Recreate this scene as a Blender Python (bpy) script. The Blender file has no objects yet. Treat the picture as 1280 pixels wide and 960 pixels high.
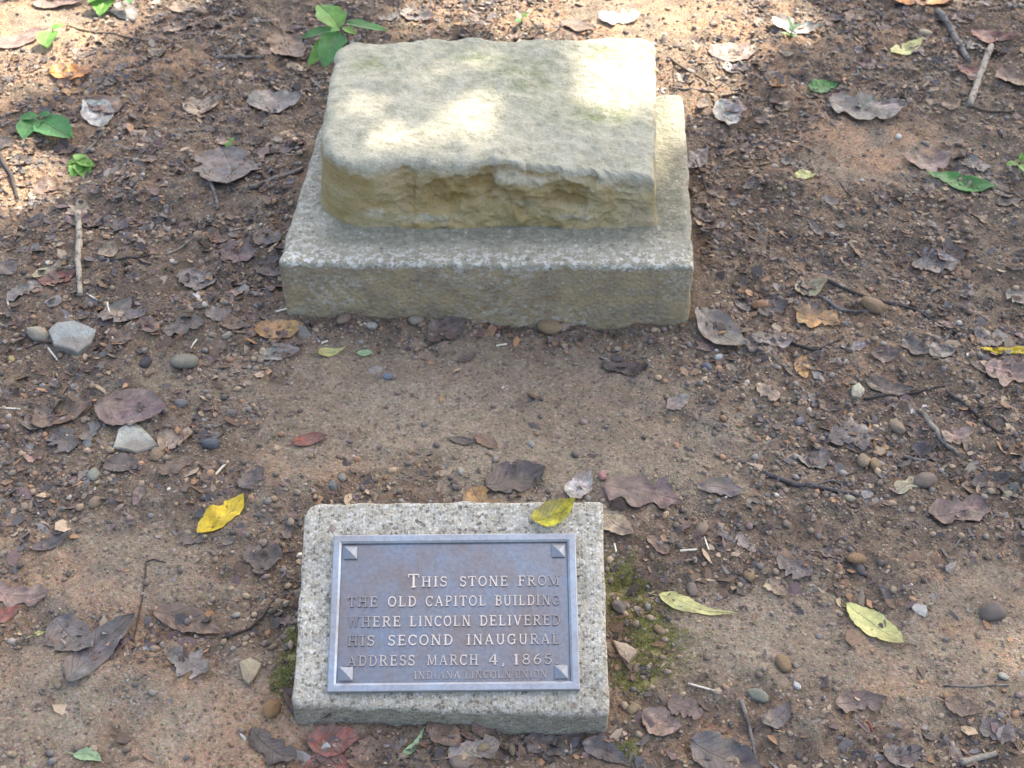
import bpy, math, random
import numpy as np
from mathutils import Vector, Matrix
rng = np.random.default_rng(7); random.seed(7)
sc = bpy.context.scene
C = sc.collection
# ------------------------------------------------------------------ camera, sky, sun, exposure
CH, CF, CP = 1.66, 1640.0, math.radians(44)          # camera height, focal length in photo pixels, pitch down
cam_d = bpy.data.cameras.new('camera'); cam = bpy.data.objects.new('camera', cam_d); C.objects.link(cam)
cam.location = (0, 0, CH); cam.rotation_euler = (math.pi/2 - CP, 0, 0)
cam_d.sensor_width = 36; cam_d.lens = 36*CF/1280; cam_d.clip_start = 0.05; cam_d.clip_end = 500
cam_d.dof.use_dof = True; cam_d.dof.focus_distance = 1.95; cam_d.dof.aperture_fstop = 9.0
sc.camera = cam
SUN_EL, SUN_AZ = math.radians(50), math.radians(40)  # azimuth from +Y towards +X
SUN = np.array([math.sin(SUN_AZ)*math.cos(SUN_EL), math.cos(SUN_AZ)*math.cos(SUN_EL), math.sin(SUN_EL)])
w = bpy.data.worlds.new('World'); sc.world = w; w.use_nodes = True
nt = w.node_tree; nt.nodes.clear()
sky = nt.nodes.new('ShaderNodeTexSky'); sky.sky_type = 'NISHITA'; sky.sun_disc = False
sky.sun_elevation = SUN_EL; sky.sun_rotation = SUN_AZ; sky.air_density = 1.0; sky.dust_density = 6.0; sky.ozone_density = 0.1
bgn = nt.nodes.new('ShaderNodeBackground'); bgn.inputs[1].default_value = 0.15
wo = nt.nodes.new('ShaderNodeOutputWorld'); nt.links.new(sky.outputs[0], bgn.inputs[0]); nt.links.new(bgn.outputs[0], wo.inputs[0])
sl = bpy.data.lights.new('sun', 'SUN'); sl.energy = 4.0; sl.angle = math.radians(0.53); sl.color = (1.0, 0.90, 0.76)
so = bpy.data.objects.new('sun', sl); C.objects.link(so)
so.rotation_euler = Vector(-SUN).to_track_quat('-Z', 'Y').to_euler()
sc.view_settings.view_transform = 'Standard'; sc.view_settings.look = 'None'
sc.view_settings.exposure = 2.02; sc.view_settings.gamma = 1
# ------------------------------------------------------------------ pixel <-> world
FW = np.array([0, math.cos(CP), -math.sin(CP)]); UP = np.array([0, math.sin(CP), math.cos(CP)])
def ray(px, py): return FW + np.array([1., 0, 0])*(px-640)/CF - UP*(py-480)/CF
def at(px, py, z=0.0):
    d = ray(px, py); return np.array([0, 0, CH]) + d*((z-CH)/d[2])
def proj(x, y, z=0):
    dz = z-CH; Z = y*FW[1] + dz*FW[2]; return 640+CF*x/Z, 480-CF*(y*UP[1]+dz*UP[2])/Z
# ------------------------------------------------------------------ noise
def _h(i, j, s):
    n = (i*374761393 + j*668265263 + s*1442695041) & 0xffffffff
    n = ((n ^ (n >> 13))*1274126177) & 0xffffffff
    n = ((n ^ (n >> 15))*2246822519) & 0xffffffff
    return ((n ^ (n >> 16)) & 0xffffff)/float(0xffffff)
def vn(x, y, s=0):
    x = np.asarray(x, float); y = np.asarray(y, float)
    xi = np.floor(x); yi = np.floor(y); fx = x-xi; fy = y-yi
    i = xi.astype(np.int64); j = yi.astype(np.int64)
    fx = fx*fx*fx*(fx*(fx*6-15)+10); fy = fy*fy*fy*(fy*(fy*6-15)+10)
    a = _h(i, j, s); b = _h(i+1, j, s); c = _h(i, j+1, s); d = _h(i+1, j+1, s)
    return (a+(b-a)*fx)*(1-fy) + (c+(d-c)*fx)*fy
def fbm(x, y, s=0, o=4):
    t = 0; a = .5; x = np.asarray(x, float); y = np.asarray(y, float)
    for k in range(o):
        t = t + a*(vn(x, y, s+k*17)-.5); a *= .5; x, y = 1.97*x+.37*y+3.1, 1.97*y-.37*x+1.7
    return t*2
def sstep(a, b, v): t = np.clip((v-a)/(b-a), 0, 1); return t*t*(3-2*t)
# bare, trodden soil patches, some cleared to brighten the sun pools (everything else carries litter and grit)
BARE = [(at(px, py), rx, ry) for px, py, rx, ry in
        [(600, 505, .42, .17), (800, 560, .20, .13), (430, 470, .12, .12), (150, 720, .17, .10), (250, 905, .16, .11),
         (60, 880, .14, .12), (960, 790, .16, .12), (1130, 830, .17, .11), (1080, 190, .17, .13), (420, 560, .16, .10), (1240, 780, .12, .15), (800, 20, .22, .16), (40, 40, .14, .14)]]
def litter(x, y):
    b = 0
    for P, rx, ry in BARE: b = np.maximum(b, np.exp(-((x-P[0])/rx)**2-((y-P[1])/ry)**2))
    return np.clip(1.02-1.15*b + .35*fbm(x*5, y*5, 91, 3), 0, 1)
def gz(x, y):
    D = litter(x, y)
    z = -.03*np.tanh(1.6*x)*np.exp(-((y-1.9)/.6)**2) + .022*fbm(x*2.2, y*2.2, 5, 2)
    z = z - .008*np.exp(-((y-1.72)/.16)**2)*np.exp(-(x/.7)**4)
    z = z + (.010+.012*D)*fbm(x*11, y*11, 21, 3) + (.0025+.0075*D)*fbm(x*42, y*42, 31, 3)
    z = z + (.0010+.0035*D)*np.abs(fbm(x*95, y*95, 51, 2))
    return z
def ground_at(px, py):
    z = 0.0
    for _ in range(4): P = at(px, py, z); z = float(gz(P[0], P[1]))
    return np.array([P[0], P[1], z])
# ------------------------------------------------------------------ object helpers
def link(name, me, parent=None):
    o = bpy.data.objects.new(name, me); C.objects.link(o)
    if parent is not None: o.parent = parent
    return o
def tag(o, label=None, cat=None, group=None, kind=None):
    if label: o['label'] = label
    if cat: o['category'] = cat
    if group: o['group'] = group
    if kind: o['kind'] = kind
    return o
def empty(name, loc=(0, 0, 0)):
    o = bpy.data.objects.new(name, None); C.objects.link(o); o.location = loc; o.empty_display_size = .05; return o
def mesh_np(name, V, faces, mat=None, smooth=True, attrs=None, uv=None):
    """faces: int array (n,3) or (n,4), or a list of such arrays"""
    if not isinstance(faces, list): faces = [faces]
    V = np.asarray(V, np.float32); me = bpy.data.meshes.new(name)
    me.vertices.add(len(V)); me.vertices.foreach_set('co', V.ravel())
    li = np.concatenate([f.ravel() for f in faces]).astype(np.int32)
    ct = np.concatenate([np.full(len(f), f.shape[1], np.int32) for f in faces])
    st = np.concatenate([[0], np.cumsum(ct)[:-1]]).astype(np.int32)
    me.loops.add(len(li)); me.loops.foreach_set('vertex_index', li)
    me.polygons.add(len(ct)); me.polygons.foreach_set('loop_start', st); me.polygons.foreach_set('loop_total', ct)
    me.polygons.foreach_set('use_smooth', np.full(len(ct), smooth, bool))
    me.update(calc_edges=True)
    for k, a in (attrs or {}).items():
        a = np.asarray(a, np.float32)
        if a.ndim == 2:
            if a.shape[1] == 3: a = np.concatenate([a, np.ones((len(a), 1), np.float32)], 1)
            at_ = me.attributes.new(k, 'FLOAT_COLOR', 'POINT'); at_.data.foreach_set('color', a.ravel())
        else:
            at_ = me.attributes.new(k, 'FLOAT', 'POINT'); at_.data.foreach_set('value', a)
    if uv is not None:
        u = me.uv_layers.new(name='uv'); u.data.foreach_set('uv', np.asarray(uv, np.float32)[li].ravel())
    if mat: me.materials.append(mat)
    me.validate(); return me
def grid_faces(n, m, wrap=False):
    """n rows of m points; wrap joins the last column to the first"""
    i, j = np.meshgrid(np.arange(n-1), np.arange(m if wrap else m-1), indexing='ij')
    j2 = (j+1) % m
    return np.stack([i*m+j, i*m+j2, (i+1)*m+j2, (i+1)*m+j], -1).reshape(-1, 4)
# ------------------------------------------------------------------ material helpers
class Mat:
    def __init__(s, name, rough=.9, spec=.3):
        s.m = bpy.data.materials.new(name); s.m.use_nodes = True; s.t = s.m.node_tree
        s.b = s.t.nodes['Principled BSDF']; s.b.inputs['Roughness'].default_value = rough
        s.b.inputs['Specular IOR Level'].default_value = spec
    def n(s, typ, ins=None, **kw):
        d = s.t.nodes.new(typ)
        for k, v in kw.items(): setattr(d, k, v)
        for k, v in (ins or {}).items(): s.put(d.inputs[k], v)
        return d
    def put(s, sock, v):
        if isinstance(v, bpy.types.NodeSocket): s.t.links.new(v, sock)
        else: sock.default_value = v
    def attr(s, name, out='Color'): return s.n('ShaderNodeAttribute', attribute_name=name).outputs[out]
    def co(s, which='Object'): return s.n('ShaderNodeTexCoord').outputs[which]
    def noise(s, scale, detail=4, rough=.6, vec=None, out=0):
        d = s.n('ShaderNodeTexNoise', {'Scale': scale, 'Detail': detail, 'Roughness': rough})
        if vec is not None: s.put(d.inputs['Vector'], vec)
        return d.outputs[out]
    def vor(s, scale, out='Color', vec=None, feature='F1'):
        d = s.n('ShaderNodeTexVoronoi', {'Scale': scale}, feature=feature)
        if vec is not None: s.put(d.inputs['Vector'], vec)
        return d.outputs[out]
    def ramp(s, fac, stops):
        d = s.n('ShaderNodeValToRGB', {0: fac}); e = d.color_ramp.elements
        while len(e) < len(stops): e.new(.5)
        for q, (p, c) in zip(e, stops):
            q.position = p; q.color = (c, c, c, 1) if isinstance(c, (int, float)) else (*c, 1)
        return d.outputs[0]
    def mix(s, f, a, b, mode='MIX'):
        d = s.n('ShaderNodeMix', data_type='RGBA', blend_type=mode)
        s.put(d.inputs[0], f)
        for q, v in ((6, a), (7, b)):
            s.put(d.inputs[q], v if isinstance(v, bpy.types.NodeSocket) or len(v) == 4 else (*v, 1))
        return d.outputs[2]
    def math(s, op, a, b=0.0):
        d = s.n('ShaderNodeMath', operation=op); s.put(d.inputs[0], a); s.put(d.inputs[1], b); return d.outputs[0]
    def bump(s, h, dist, strength=1.0):
        d = s.n('ShaderNodeBump', {'Height': h, 'Distance': dist, 'Strength': strength})
        s.t.links.new(d.outputs[0], s.b.inputs['Normal'])
    def base(s, c): s.put(s.b.inputs['Base Color'], c)
    def rough(s, c): s.put(s.b.inputs['Roughness'], c)

def soil_material():
    m = Mat('soil', .92, .25); v = m.co()
    c = m.attr('col')
    f = m.noise(150, 6, .75, v); c = m.mix(.85, c, m.ramp(f, [(.28, .42), (.5, 1.), (.72, 1.55)]), 'MULTIPLY')
    f2 = m.noise(38, 5, .7, v); c = m.mix(.6, c, m.ramp(f2, [(.3, .55), (.5, 1.), (.7, 1.35)]), 'MULTIPLY')
    hue = m.vor(330, 'Color', v)
    c = m.mix(.22, c, m.mix(.5, hue, (.8, .7, .6)), 'OVERLAY')
    sp = m.vor(240, 'Color', v); spv = m.n('ShaderNodeSeparateColor', {0: sp}).outputs[0]
    c = m.mix(m.ramp(spv, [(.94, 0.), (.96, .5)]), c, (.38, .33, .27))
    c = m.mix(m.ramp(spv, [(.05, .55), (.07, 0.)]), c, (.03, .026, .026))
    m.base(c)
    vd = m.vor(260, 'Distance', v); h = m.math('ADD', m.math('MULTIPLY', vd, -.7), m.math('ADD', f, m.math('MULTIPLY', m.noise(420, 3, .6, v), .6)))
    m.bump(h, .0042, .9); return m.m
def leaf_material(name, trans=0.0, rough=.5, blot=1.0):
    m = Mat(name, rough, .45); v = m.co(); uv = m.co('UV')
    oi = m.n('ShaderNodeObjectInfo'); c = oi.outputs['Color']
    vec = m.n('ShaderNodeVectorMath', {0: v}, operation='ADD')
    rr = m.n('ShaderNodeCombineXYZ', {0: m.math('MULTIPLY', oi.outputs['Random'], 9.0), 1: m.math('MULTIPLY', oi.outputs['Random'], 5.0)}).outputs[0]
    m.t.links.new(rr, vec.inputs[1]); vv = vec.outputs[0]
    f = m.noise(55, 5, .7, vv)
    c2 = m.mix(blot, c, m.ramp(f, [(.3, .34), (.5, 1.), (.68, 1.7)]), 'MULTIPLY')
    f3 = m.noise(22, 3, .6, vv, 1); c2 = m.mix(.25*blot, c2, f3, 'OVERLAY')
    sx = m.n('ShaderNodeSeparateXYZ', {0: uv}); u, t = sx.outputs[0], sx.outputs[1]
    au = m.math('ABSOLUTE', m.math('SUBTRACT', u, .5))
    rib = m.ramp(au, [(.0, 1.), (.035, 0.)])
    sv = m.math('FRACT', m.math('MULTIPLY', m.math('SUBTRACT', t, m.math('MULTIPLY', au, .55)), 9.0))
    side = m.ramp(m.math('ABSOLUTE', m.math('SUBTRACT', sv, .5)), [(.0, .8), (.07, 0.)])
    vein = m.math('MAXIMUM', rib, m.math('MULTIPLY', side, .6))
    c2 = m.mix(m.math('MULTIPLY', vein, .45), c2, m.mix(.5, c2, (.42, .34, .24)))
    hole = m.ramp(m.noise(95, 2, .5, vv), [(.70, 0.), (.73, 1.)])
    c2 = m.mix(m.math('MULTIPLY', hole, .75*blot), c2, (.02, .017, .015))
    film = m.ramp(m.noise(34, 5, .7, vv), [(.42, 0.), (.60, .7*min(1, blot*blot))]); c2 = m.mix(film, c2, (.135, .105, .082))
    m.base(c2)
    m.rough(m.ramp(m.noise(80, 3, .6, vv), [(.3, rough-.14), (.7, rough+.22)]))
    m.bump(m.math('ADD', m.math('MULTIPLY', vein, .8), f), .0022, .8)
    if trans:
        tr = m.n('ShaderNodeBsdfTranslucent', {0: c2}); mx = m.n('ShaderNodeMixShader', {0: trans, 1: m.b.outputs[0], 2: tr.outputs[0]})
        out = m.t.nodes['Material Output']; m.t.links.new(mx.outputs[0], out.inputs[0])
    return m.m
def colattr_material(name, rough, bump_scale, bump_d, spec=.35):
    m = Mat(name, rough, spec); v = m.co(); f = m.noise(bump_scale, 4, .65, v)
    m.base(m.mix(.7, m.attr('col'), m.ramp(f, [(.3, .6), (.5, 1.), (.7, 1.3)]), 'MULTIPLY')); m.bump(f, bump_d); return m.m
def pebble_material():
    m = Mat('pebble_stone', .62, .4); v = m.co(); c = m.n('ShaderNodeObjectInfo').outputs['Color']
    f = m.noise(90, 5, .7, v); g = m.noise(18, 2, .5, v)
    c = m.mix(.8, c, m.ramp(f, [(.3, .6), (.5, 1.), (.7, 1.25)]), 'MULTIPLY')
    c = m.mix(m.ramp(g, [(.45, 0.), (.60, .65)]), c, (.16, .125, .095))
    m.base(c); m.bump(m.math('ADD', f, m.noise(260, 3, .6, v)), .002); return m.m
def twig_material():
    m = Mat('bark', .85, .3); v = m.co('UV'); c = m.n('ShaderNodeObjectInfo').outputs['Color']
    mp = m.n('ShaderNodeMapping', {0: v}); mp.inputs['Scale'].default_value = (6, 40, 1)
    f = m.noise(2.2, 6, .75, mp.outputs[0]); g = m.noise(60, 3, .6, m.co())
    c = m.mix(.9, c, m.ramp(f, [(.3, .4), (.5, 1.), (.72, 1.5)]), 'MULTIPLY')
    c = m.mix(m.ramp(g, [(.5, 0.), (.62, .7)]), c, (.055, .045, .038))
    m.base(c); m.bump(f, .002); return m.m
def concrete_material(name, dirtcol, topcol, expo):
    """exposed-aggregate concrete: per-vertex 'dirt' (soil film on the sides) and 'algae'; stones of several colours"""
    m = Mat(name, .88, .3); v = m.co()
    wv = m.n('ShaderNodeVectorMath', {0: m.noise(210, 3, .7, v, 1)}, operation='SCALE'); wv.inputs['Scale'].default_value = .010 if expo else .007
    vw = m.n('ShaderNodeVectorMath', {0: v, 1: wv.outputs[0]}, operation='ADD').outputs[0]
    cellc = m.vor(205 if expo else 120, 'Color', vw); cd = m.vor(205 if expo else 120, 'Distance', vw)
    sr = m.n('ShaderNodeSeparateColor', {0: cellc}); a, b2, c3 = sr.outputs[0], sr.outputs[1], sr.outputs[2]
    if expo:
        st = m.ramp(a, [(0., (.06, .06, .065)), (.14, (.19, .15, .115)), (.28, (.31, .28, .235)), (.45, (.47, .43, .34)), (.66, (.68, .64, .54)), (.86, (.88, .85, .77))])
        mask = m.ramp(cd, [(.42, 1.), (.70, 0.)])
        c = m.mix(m.math('MULTIPLY', mask, .80), (*topcol, 1), st)
    else:
        st = m.ramp(a, [(0., (.12, .11, .10)), (.25, (.27, .22, .16)), (.6, (.38, .35, .29)), (.82, (.62, .59, .53))])
        mask = m.math('MULTIPLY', m.ramp(cd, [(.3, 1.), (.5, 0.)]), m.ramp(b2, [(.35, 0.), (.5, .9)]))
        c = m.mix(mask, (*topcol, 1), st)
    f = m.noise(300, 5, .75, v); f1 = m.noise(16, 5, .65, v); f2 = m.noise(60, 5, .7, v)
    c = m.mix(.75, c, m.ramp(f, [(.3, .62), (.5, 1.), (.7, 1.28)]), 'MULTIPLY')
    c = m.mix(.6, c, m.ramp(f1, [(.32, .66), (.5, 1.), (.68, 1.2)]), 'MULTIPLY')
    al = m.math('MULTIPLY', m.attr('algae_shade', 'Fac'), m.ramp(f2, [(.3, .25), (.6, 1.)]))
    c = m.mix(m.math('MULTIPLY', al, .8), c, (.115, .13, .095))
    dirt = m.math('MULTIPLY', m.attr('dirt', 'Fac'), m.ramp(m.math('ADD', m.math('MULTIPLY', f2, .6), m.math('MULTIPLY', m.noise(120, 4, .7, v), .4)), [(.40, .95), (.52, .74), (.62, .22)]))
    c = m.mix(dirt, c, m.mix(m.ramp(f1, [(.42, 0.), (.6, 1.)]), dirtcol, (dirtcol[0]*.62, dirtcol[1]*.60, dirtcol[2]*.66)))
    lime = m.math('MULTIPLY', m.attr('lime', 'Fac'), m.ramp(m.noise(75, 5, .7, v), [(.50, 0.), (.56, 1.)]))
    c = m.mix(m.math('MULTIPLY', lime, .75), c, (.64, .63, .57))
    big = m.vor(34, 'Distance', v); bigc = m.n('ShaderNodeSeparateColor', {0: m.vor(34, 'Color', v)})
    bm_ = m.math('MULTIPLY', m.ramp(big, [(.16, 1.), (.22, 0.)]), m.ramp(bigc.outputs[0], [(.86, 0.), (.88, 1.)]))
    c = m.mix(m.math('MULTIPLY', bm_, .8), c, m.mix(bigc.outputs[1], (.12, .12, .14), (.34, .25, .20)))
    m.base(c)
    h = m.math('ADD', m.math('MULTIPLY', cd, -1.1 if expo else -.9), m.math('MULTIPLY', f, .9))
    m.bump(h, .0045, .9); return m.m
def sandstone_material():
    m = Mat('sandstone', .9, .25); v = m.co()
    f = m.noise(240, 5, .75, v); f1 = m.noise(9, 5, .62, v); f2 = m.noise(42, 6, .72, v)
    fresh = m.ramp(f1, [(.30, (.32, .23, .09)), (.45, (.39, .305, .15)), (.58, (.43, .365, .215)), (.72, (.52, .415, .29))])
    wea = m.ramp(f2, [(.25, (.24, .23, .155)), (.42, (.385, .367, .268)), (.56, (.475, .447, .335)), (.74, (.56, .52, .40))])
    mk = m.math('ADD', m.attr('weather', 'Fac'), m.math('MULTIPLY', m.math('SUBTRACT', f2, .5), .9))
    c = m.mix(m.ramp(mk, [(.35, 0.), (.62, 1.)]), fresh, wea)
    oc = m.math('MULTIPLY', m.attr('ochre', 'Fac'), m.ramp(f2, [(.3, .4), (.55, 1.)]))
    c = m.mix(m.math('MULTIPLY', oc, .8), c, (.27, .175, .055))
    mo = m.math('MULTIPLY', m.attr('moss', 'Fac'), m.ramp(m.noise(28, 6, .75, v), [(.40, 0.), (.60, 1.)]))
    c = m.mix(m.math('MULTIPLY', mo, .9), c, (.175, .215, .085))
    pit = m.math('MULTIPLY', m.ramp(m.noise(58, 5, .75, v), [(.60, 0.), (.68, 1.)]), .45); c = m.mix(pit, c, (.12, .12, .09))
    c = m.mix(.6, c, m.ramp(f, [(.3, .7), (.5, 1.), (.7, 1.2)]), 'MULTIPLY')
    m.base(c); m.bump(m.math('ADD', m.math('MULTIPLY', f, .3), m.math('MULTIPLY', f2, 1.5)), .0075, 1.0); return m.m
def bronze_material(name, col, rough, patina, dull_col=None):
    m = Mat(name, rough, .5); v = m.co(); f = m.noise(14, 5, .65, v); g = m.noise(160, 4, .7, v)
    c = m.mix(m.ramp(f, [(.35, 0.), (.65, patina)]), col, (.215, .155, .115))
    if dull_col: c = m.mix(m.n('ShaderNodeSeparateColor', {0: m.n('ShaderNodeObjectInfo').outputs['Color']}).outputs[0], dull_col, c)  # object colour blends each letter between a darker and a lighter tone
    c = m.mix(.5, c, m.ramp(g, [(.3, .7), (.5, 1.), (.7, 1.25)]), 'MULTIPLY')
    m.base(c); m.b.inputs['Metallic'].default_value = .85
    m.rough(m.ramp(f, [(.3, rough-.06), (.7, rough+.16)])); m.bump(g, .0006, .6); return m.m
def grow_material(name, col, col2):
    m = Mat(name, .6, .35); c = m.mix(m.noise(60, 4, .6, m.co()), col, col2); m.base(c)
    tr = m.n('ShaderNodeBsdfTranslucent', {0: c}); mx = m.n('ShaderNodeMixShader', {0: .35, 1: m.b.outputs[0], 2: tr.outputs[0]})
    m.t.links.new(mx.outputs[0], m.t.nodes['Material Output'].inputs[0]); return m.m
M = dict(soil=soil_material(), dead=leaf_material('dead_leaf', .06, .5), fresh=leaf_material('fresh_leaf', .28, .42, .45),
         grit=colattr_material('grit', .75, 160, .001), crumbs=colattr_material('leaf_crumbs', .6, 120, .0015), pebble=pebble_material(), bark=twig_material(),
         base=concrete_material('plinth_concrete', (.43, .33, .175), (.36, .34, .26), False),
         slab=concrete_material('marker_concrete', (.38, .335, .225), (.60, .54, .41), True), stone=sandstone_material(),
         bronze=bronze_material('bronze_field', (.20, .228, .262), .35, .62), rim=bronze_material('bronze_rim', (.33, .365, .40), .36, .35),
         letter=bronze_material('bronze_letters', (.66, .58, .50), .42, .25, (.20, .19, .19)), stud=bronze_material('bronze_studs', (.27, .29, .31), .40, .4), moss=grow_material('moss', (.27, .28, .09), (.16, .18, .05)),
         canopy=grow_material('canopy_leaf', (.05, .10, .02), (.09, .16, .03)), stem=grow_material('green_stem', (.12, .16, .06), (.16, .13, .07)))
# ------------------------------------------------------------------ ground: one sheet, fine in the clearing, coarse to the horizon
def axis(a, b, step, far):
    core = np.arange(a, b+step*.5, step); ext = []; d = step; p = 0
    while p < far: d *= 1.28; p += d; ext.append(p)
    ext = np.array(ext); return np.concatenate([a-ext[::-1], core, b+ext])
MOSSP = [(ground_at(px, py), rx, ry) for px, py, rx, ry in
         [(790, 750, .042, .045), (815, 800, .045, .05), (775, 720, .03, .03), (800, 845, .04, .03), (360, 830, .014, .05), (352, 855, .02, .02), (362, 800, .008, .03), (785, 935, .02, .015)]]
def mossf(x, y):
    b = 0
    for P, rx, ry in MOSSP: b = np.maximum(b, np.exp(-((x-P[0])/rx)**2-((y-P[1])/ry)**2))
    return b
xs = axis(-1.75, 1.75, .006, 80); ys = axis(.55, 3.6, .006, 80)
X, Y = np.meshgrid(xs, ys); Xf, Yf = X.ravel(), Y.ravel(); Zf = gz(Xf, Yf)
D = litter(Xf, Yf); n1 = fbm(Xf*3.2, Yf*3.2, 61, 4); n2 = fbm(Xf*17, Yf*17, 71, 4)
bare = np.array([.20, .162, .120]); humus = np.array([.128, .096, .070]); clay = np.array([.33, .215, .135]); sand = np.array([.25, .215, .16])
hum = sstep(.25, .95, D+.5*n2)[:, None]*.85
col = bare*(1-hum) + humus*hum
ck = sstep(.12, .45, n1+.35*n2)[:, None]*.6; col = col*(1-ck) + clay*ck*(1-.35*hum) + clay*.0
CLAY_SUN = [(1080, 190, .22, .13, .75), (390, 590, .09, .06, .7), (180, 850, .16, .06, .5), (60, 60, .28, .25, .9), (880, 40, .35, .28, 1.0), (620, 0, .3, .15, .6), (20, 240, .1, .1, .6), (1270, 800, .09, .14, .7), (610, 400, .06, .03, .6), (1170, 330, .12, .08, .5)]  # clay patches; those under the crown gaps also paint the sun pools brighter
for px, py, rx, ry, k in CLAY_SUN:
    P = at(px, py); q = (k*np.exp(-((Xf-P[0])/rx)**2-((Yf-P[1])/ry)**2)*sstep(-.4, .3, n2))[:, None]; col = col*(1-q)+clay*q
sd = sstep(.05, .4, fbm(Xf*6, Yf*6, 81, 4))[:, None]*(1-hum)*.6; col = col*(1-sd)+sand*sd
mo = (sstep(.25, .8, mossf(Xf, Yf)+.5*n2))[:, None]*.9; col = col*(1-mo)+np.array([.20, .195, .075])*mo
me = mesh_np('ground', np.stack([Xf, Yf, Zf], 1), grid_faces(len(ys), len(xs)), M['soil'], True, {'col': col})
tag(link('ground', me), kind='structure')
# ------------------------------------------------------------------ worn block from a plan outline, rings on the top, levels on the side
def rounded_outline(quad, radii, n):
    """quad: 4 plan corners counter-clockwise; a radius for each; n points, evenly spaced"""
    pts = []
    for k in range(4):
        P = quad[k]; a = quad[k-1]-P; b = quad[(k+1) % 4]-P; a = a/np.linalg.norm(a); b = b/np.linalg.norm(b); r = radii[k]
        s, e = P+a*r, P+b*r
        for t in np.linspace(0, 1, 25):
            pts.append((1-t)**2*s + 2*t*(1-t)*(P*.72+(s+e)*.14) + t*t*e)
    pts = np.array(pts); pts = np.vstack([pts, pts[:1]])
    L = np.concatenate([[0], np.cumsum(np.linalg.norm(np.diff(pts, axis=0), axis=1))])
    q = np.linspace(0, L[-1], n, endpoint=False)
    out = np.stack([np.interp(q, L, pts[:, 0]), np.interp(q, L, pts[:, 1])], 1)
    tg = np.roll(out, -1, 0)-np.roll(out, 1, 0); tg /= np.linalg.norm(tg, axis=1)[:, None]
    return out, np.stack([tg[:, 1], -tg[:, 0]], 1)
def block(quad, radii, ztop, zbot, n, rings, levels, edge, inset, topn, lean=None):
    """returns V, faces, s (1 on top .. 0 at the foot), normals of the outline; inset(x, y, nx, ny, w) pushes the side in"""
    O, N = rounded_outline(quad, radii, n); cen = quad.mean(0); rows = []; W = []
    for s in np.concatenate([np.linspace(.004, .90, rings-14), np.linspace(.908, 1, 14)]):
        q = cen + (O-cen)*s
        dist = (1-s)*np.abs(((O-cen)*N).sum(1))
        er = edge*(.55+1.1*vn(O[:, 0]*23, O[:, 1]*23, 3)+.8*np.abs(fbm(O[:, 0]*60, O[:, 1]*60, 4, 2)))
        drop = er*(1-np.sqrt(np.clip(1-np.clip(1-dist/er, 0, 1)**2, 0, 1)))*.62
        ins = inset(O[:, 0], O[:, 1], N[:, 0], N[:, 1], np.ones(n))
        fall = np.clip((s-.80)/.2, 0, 1)**1.5
        q = q - N*(ins*fall)[:, None]
        rows.append(np.column_stack([q, ztop(q[:, 0], q[:, 1])+topn(q[:, 0], q[:, 1])-drop])); W.append(np.full(n, 2-s))
    zt = rows[-1][:, 2]
    for wv in np.linspace(1, 0, levels)[1:]:
        ins = inset(O[:, 0], O[:, 1], N[:, 0], N[:, 1], np.full(n, wv))
        q = O - N*ins[:, None]
        if lean is not None: q = q + N*(lean(N)*(1-wv))[:, None]
        rows.append(np.column_stack([q, zbot+(zt-zbot)*wv])); W.append(np.full(n, wv))
    V = np.concatenate(rows); F = grid_faces(len(rows), n, True)[:, ::-1]
    cap = np.column_stack([np.full(n, len(V)), np.roll(np.arange(n), -1), np.arange(n)])[:, ::-1]
    V = np.vstack([V, [[cen[0], cen[1], rows[0][:, 2].mean()]]])
    cap = np.column_stack([np.arange(n), np.roll(np.arange(n), -1), np.full(n, len(V)-1)])
    return V, [F[:, ::-1], cap], np.concatenate(W+[[2.]]), np.vstack([np.tile(N, (len(rows), 1)), [[0, 0]]])
def flip(F): return [f[:, ::-1] for f in F]
# concrete plinth
BZ = .135
bq = np.array([[-.434, 1.903], [.337, 1.892], [.373, 2.486], [-.396, 2.486]])
def b_in(x, y, nx, ny, w):
    return .0035*fbm((x+y*.7)*26+nx*3, w*5+3, 11, 4) + .006*np.clip(fbm((x-y)*14, w*2.2, 15, 3)-.25, 0, 1)
V, F, W, N = block(bq, [.008, .008, .010, .010], lambda x, y: BZ+0*x, -.12, 900, 96, 46, .010, b_in,
                   lambda x, y: .0028*fbm(x*28, y*28, 12, 4))
near = sstep(.055, .0, np.abs(V[:, 1]-1.995))*sstep(.34, .26, np.abs(V[:, 0]+.04)) + sstep(.05, 0, np.abs(V[:, 0]-.30))*sstep(1.97, 2.02, V[:, 1])  # shade beside the sandstone, painted in together with the algae tone
side = (W < .985).astype(float)
dirt = side*(.80+.35*sstep(.10, .0, V[:, 2])) + .06
lime = (1-side)*(sstep(1.975, 1.905, V[:, 1])*.8 + sstep(-.34, -.40, V[:, 0])*.5 + .08) + side*.45*sstep(.4, .8, vn(V[:, 0]*9, V[:, 2]*14, 41))
me = mesh_np('plinth', V, flip(F), M['base'], True, {'dirt': np.clip(dirt, 0, 1), 'algae_shade': np.clip(near*1.5+.35, 0, 1)*(1-side)+.12*side, 'lime': lime})
tag(link('concrete_plinth', me), 'low square concrete plinth stained with soil, under the rough sandstone block', 'plinth')
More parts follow.
